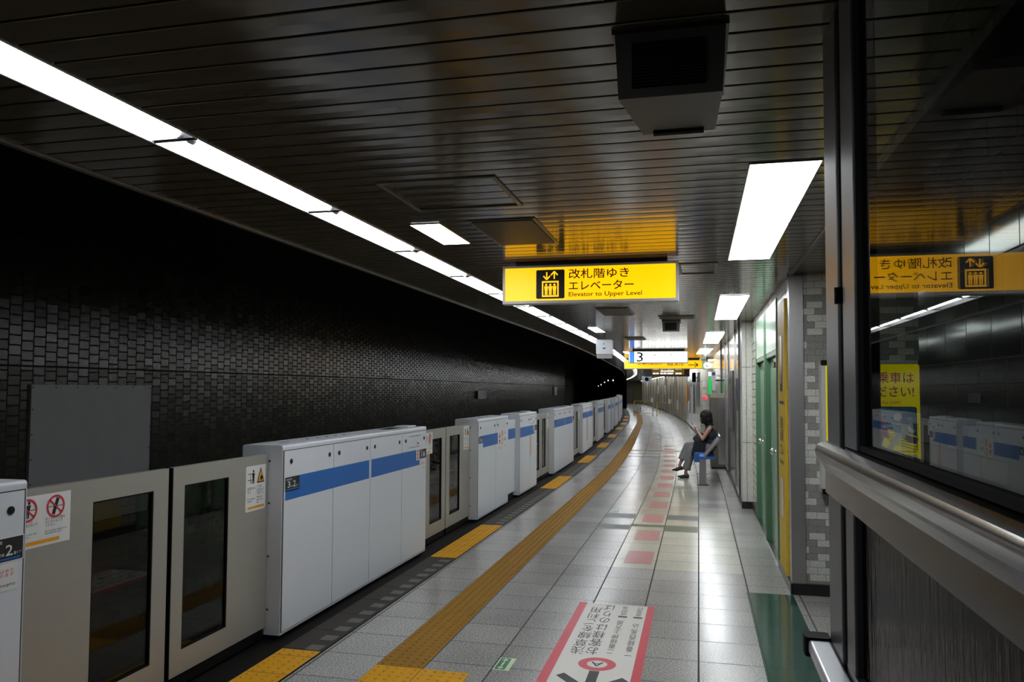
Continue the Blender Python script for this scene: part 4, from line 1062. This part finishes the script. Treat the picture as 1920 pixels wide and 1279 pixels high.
for i, (yy, z) in enumerate(((44.5, .55), (36.0, .65), (66, 1.3), (58, 1.3))):
    wallsign('paper_notice', ('white paper taped low on the far wall beside the barriers', 'white paper on the wall just left of the seated person', 'pale strip notice highest up the distant curved wall', 'pale strip notice on the curved wall above the second barrier')[i], yy, yy + .9, z, z + (.5 if i < 2 else .7), M_sticker, 'notice', .549 if yy < 40 else .425)
# barriers
def barrier(X, W, lab, tl, paper):
    r = thing('barrier', lab, 'barrier', (X, 50.5, 0)); H = .92 * tl
    m = MB(); m.cyl((0, 0, .02), (0, 0, H), .022, 8); m.cyl((W, 0, .02), (W, 0, H), .022, 8); m.cyl((0, 0, H), (W, 0, H), .022, 8); m.cyl((0, 0, .15), (W, 0, .15), .016, 8)
    m.build('frame', M_barr, r)
    for i in range(1, 6): MB().cyl((W * i / 6, 0, .15), (W * i / 6, 0, H), .010, 6).build('bar', M_brown, r)
    for x_ in (0, W): MB().box(x_ - .04, x_ + .04, -.25, .25, .0003, .025).build('foot', M_brown, r)
    return r
barrier(-4.06, 1.2, 'left yellow metal crowd barrier at the far end of the platform', 1.0, 0)
barrier(-2.62, 1.14, 'right yellow metal crowd barrier at the far end of the platform', .9, 0)
for i, (x_, z_) in enumerate(((-2.98, .95), (-1.88, .86))):
    tag(MB().box(x_, x_ + .14, 50.44, 50.465, z_ - .1, z_ + .2).build('barrier_notice', M_sticker), ('white notice on the left crowd barrier', 'white notice on the right crowd barrier')[i], 'notice')

# ================================================================== BENCH
bx = SS(15)
r = thing('bench', 'platform bench with blue seat edge and grey metal back', 'bench', (bx, 14.05, 0))
MB().rbox(.015, .135, .0, .05, .012, .455, .006, axis='z').build('leg', M_bback, r); MB().rbox(.015, .135, 1.9, 1.95, .012, .455, .006, axis='z').build('leg', M_bback, r)
for yy in (-.03, 1.87): MB().box(-.02, .18, yy, yy + .11, .0003, .0118).build('foot_plate', M_dark, r)
k = MB(); k.rbox(-.06, .29, -.02, 2.05, .456, .50, .018, axis='y'); k.build('seat', M_bseat, r)
m = MB()
pr = [(.10, .50), (.13, .50), (.385, .80), (.38, .845), (.355, .845), (.35, .815)]
q = m._a([(a, -.02, b) for a, b in pr] + [(a, 2.05, b) for a, b in pr]); n = len(pr)
m.face([q + i for i in range(n)]); m.face([q + n + i for i in reversed(range(n))])
for i in range(n): j = (i + 1) % n; m.face((q + i, q + n + i, q + n + j, q + j))
m.build('backrest', M_bback, r)
MB().cyl((.37, -.03, .848), (.37, 2.06, .848), .014, 10).build('top_rail', M_chrome, r)
MB().box(-.075, .02, -.03, -.021, .40, .56).build('end_trim', M_bseat, r)

# ================================================================== PERSON
def rem(o, vox, smooth=6, f=.5):
    a = o.modifiers.new('r', 'REMESH'); a.mode = 'VOXEL'; a.voxel_size = vox; a.use_smooth_shade = True
    b = o.modifiers.new('s', 'SMOOTH'); b.iterations = smooth; b.factor = f
    return o
P = thing('person', 'seated person with black bob hair looking at a phone, legs crossed on the bench', 'person', (bx, 15.2, 0))
def V3(x, y, z): return (x, y, z)
b = MB()
# torso and pelvis
b.ell((.20, 0, .585), (.12, .165, .10)); b.ell((.225, 0, .70), (.095, .135, .12)); b.ell((.235, 0, .84), (.10, .15, .14)); b.cap((.215, -.13, .945), (.215, .13, .945), .055, .055)
b.cap((.20, 0, .95), (.155, 0, 1.055), .052, .046)
# head: skull, face, jaw
b.ell((.135, 0, 1.155), (.092, .075, .105)); b.ell((.095, 0, 1.11), (.060, .055, .075)); b.ell((.068, 0, 1.072), (.030, .030, .028))
b.cap((.048, 0, 1.135), (.028, 0, 1.105), .009, .013)   # nose
b.ell((.043, 0, 1.085), (.013, .022, .008))               # lips
b.ell((.055, -.026, 1.143), (.014, .013, .010)); b.ell((.055, .026, 1.143), (.014, .013, .010))
for s_ in (-1, 1): b.ell((.135, s_ * .078, 1.13), (.018, .008, .028))
# arms (near side = -y)
for s_ in (-1, 1):
    sh = (.215, s_ * .175, .945); el = (.085, s_ * .20, .745); wr = (-.02, s_ * .085, .90)
    b.cap(sh, el, .045, .034); b.cap(el, wr, .034, .023)
    hx, hy, hz = -.045, s_ * .055, .945
    b.ell((hx, hy, hz), (.026, .034, .042)); b.cap(wr, (hx, hy, hz), .022, .024)
    for k_, (dy, dz, ln) in enumerate(((-.026, .02, .040), (-.009, .028, .047), (.009, .026, .045), (.026, .018, .036))):
        p0 = Vector((hx - .012, hy + dy, hz + dz)); p1 = p0 + Vector((-.030, -s_ * .012, ln * .45)); p2 = p1 + Vector((-.006, -s_ * .026, ln * .30))
        b.cap(p0, p1, .0095, .0085, 8); b.cap(p1, p2, .0085, .0075, 8)
    b.cap((hx + .008, hy - s_ * .02, hz), (hx - .02, hy - s_ * .045, hz + .045), .011, .009, 8)
# legs: near leg on the floor, far leg crossed over it
b.cap((.18, -.09, .565), (-.11, -.07, .535), .080, .055); b.cap((-.11, -.07, .535), (-.235, -.10, .115), .050, .030)
b.cap((.18, .09, .575), (-.20, .01, .605), .080, .055); b.cap((-.20, .01, .605), (-.345, -.04, .235), .050, .030)
b.cap((-.235, -.10, .10), (-.20, -.10, .055), .032, .028); b.cap((-.235, -.10, .055), (-.35, -.11, .030), .022, .014)
b.cap((-.345, -.04, .225), (-.325, -.04, .19), .030, .028); b.cap((-.345, -.04, .185), (-.45, -.05, .145), .022, .014)
rem(b.build('body', M_skin, P), .0055, 4)
h = MB(); h.ell((.150, 0, 1.178), (.118, .098, .118)); h.ell((.18, 0, 1.10), (.095, .100, .12)); h.ell((.195, 0, 1.03), (.085, .096, .06))
for s_ in (-1, 1): h.cap((.125, s_ * .078, 1.17), (.125, s_ * .080, 1.04), .034, .028); h.cap((.085, s_ * .070, 1.19), (.078, s_ * .078, 1.05), .030, .024)
h.cap((.075, -.04, 1.225), (.075, .04, 1.225), .024, .024)
h.ell((.235, 0, 1.0), (.055, .085, .022))
rem(h.build('hair', M_hair, P), .007, 5)
t = MB(); t.ell((.235, 0, .83), (.125, .178, .17)); t.ell((.235, 0, .69), (.118, .155, .12)); t.cap((.218, -.15, .945), (.218, .15, .945), .064, .064); t.ell((.225, 0, .60), (.125, .165, .06))
t.cap((.20, 0, .97), (.19, 0, 1.0), .072, .06)
rem(t.build('blouse', M_top, P), .009, 6)
t = MB(); t.ell((.20, 0, .575), (.135, .182, .095))
t.cap((.18, -.09, .575), (-.11, -.07, .535), .098, .074); t.cap((-.11, -.07, .535), (-.205, -.095, .22), .074, .074, 14); t.cyl((-.200, -.095, .26), (-.222, -.10, .150), .074, 14, 0, .080)
t.cap((.18, .09, .585), (-.20, .01, .610), .098, .068); t.cap((-.20, .01, .610), (-.27, -.02, .42), .068, .076, 14); t.cyl((-.265, -.02, .44), (-.298, -.03, .335), .076, 14, 0, .086)
rem(t.build('trousers', M_trou, P), .010, 4)
t = MB()
t.ell((.03, -.05, .72), (.11, .15, .12)); t.cap((.06, -.14, .68), (.02, -.17, .40), .06, .045); t.cap((.0, -.14, .70), (-.03, -.17, .43), .06, .05); t.cap((.10, -.15, .66), (.07, -.18, .42), .05, .04); t.cap((-.02, -.13, .70), (-.09, -.165, .46), .055, .04); t.cap((.03, -.05, .80), (.0, .05, .72), .07, .06)
t.cap((-.04, -.10, .60), (.03, -.17, .40), .05, .03); t.ell((-.03, 0, .74), (.07, .11, .06))
rem(t.build('folded_jacket', M_jack, P), .010, 5)
for (a, c) in (((-.20, -.10, .045), (-.375, -.112, .026)), ((-.315, -.04, .185), (-.475, -.052, .142))):
    t = MB(); a = Vector(a); c = Vector(c); d = c - a
    t.cap(a + Vector((0, 0, -.004)), a + d * .55 + Vector((0, 0, -.010)), .036, .037); t.cap(a + d * .55 + Vector((0, 0, -.010)), c, .037, .016)
    t.box(a.x - .02, a.x + .028, a.y - .022, a.y + .022, a.z - .045, a.z - .02)
    rem(t.build('shoe', M_shoe, P), .006, 4)
ph = MB(); ph.rbox(-.005, .005, -.036, .036, -.072, .072, .002, axis='z', n=2); o = ph.build('phone', M_phone); o.location = (bx - .088, 15.2, .995); o.rotation_euler = (0, math.radians(-35), 0)
tag(o, 'dark smartphone held in the hands of the seated person', 'phone')
t = MB(); t.cyl((-.018, -.087, .897), (-.026, -.080, .910), .027, 14); t.build('wristwatch', M_chrome, P)

# ================================================================== GLASS SCREEN ON THE RIGHT
GX = .345
r = thing('glass_screen', 'tall dark-framed glass screen wall filling the right side of the photo', 'screen')
Ye, Yn = 2.26, -1.6
fr = MB(); fr.rbox(GX - .004, GX + .05, 2.07, Ye, .02, CZ - .002, .006, axis='z', n=2); fr.build('post', M_steeldark, r)
MB().box(GX + .004, GX + .045, 2.02, 2.069, .02, CZ - .002).build('joint_strip', M_black, r)
fr = MB(); fr.rbox(GX - .002, GX + .05, 1.868, 2.019, 1.535, CZ - .002, .005, axis='z', n=2); fr.rbox(GX - .002, GX + .05, 1.92, 2.019, 1.02, 1.385, .005, axis='z', n=2); fr.build('stile', M_steeldark, r)
MB().cyl((GX - .006, 2.045, 1.885), (GX - .006, 2.045, 1.925), .011, 10).build('hinge', M_black, r)
rl = MB()
pr = [(GX - .004, 1.388), (GX - .012, 1.395), (GX - .012, 1.455), (GX - .020, 1.475), (GX - .034, 1.490), (GX - .038, 1.508), (GX - .032, 1.524), (GX - .016, 1.532), (GX + .02, 1.534), (GX + .05, 1.534), (GX + .05, 1.388)]
q = rl._a([(a, Yn, b) for a, b in pr] + [(a, Ye - .005, b) for a, b in pr]); n = len(pr)
rl.face([q + i for i in range(n)]); rl.face([q + n + i for i in reversed(range(n))])
for i in range(n): j = (i + 1) % n; rl.face((q + i, q + n + i, q + n + j, q + j), sm=(2 <= i <= 8))
rl.build('mid_rail', M_rail, r)
MB().box(GX + .015, GX + .023, Yn, 1.867, 1.54, CZ - .003).build('upper_pane', M_winglass, r)
gk = MB(); gk.box(GX + .004, GX + .04, Yn, 1.867, 1.5345, 1.548); gk.build('gasket', M_black, r)
MB().box(GX + .015, GX + .023, Yn, 1.919, 1.02, 1.387).build('lower_pane', M_rough, r)
sl = MB(); sl.box(GX - .002, GX + .05, Yn, 2.019, .93, 1.019); sl.build('bottom_rail', M_steeldark, r)
kp = MB(); kp.box(GX + .005, GX + .04, Yn, 2.069, .02, .929); kp.build('kick_panel', M_steel, r)
lr = MB(); lr.rbox(GX - .062, GX - .004, Yn, 2.24, .965, 1.0, .008, axis='y'); lr_ = lr.build('ledge_rail', mat('satin_rail', (.45, .47, .50), .3, metal=.8), r)
MB().rbox(GX - .070, GX - .004, 2.2405, 2.30, .955, 1.006, .012, axis='z').build('end_cap', M_black, lr_)
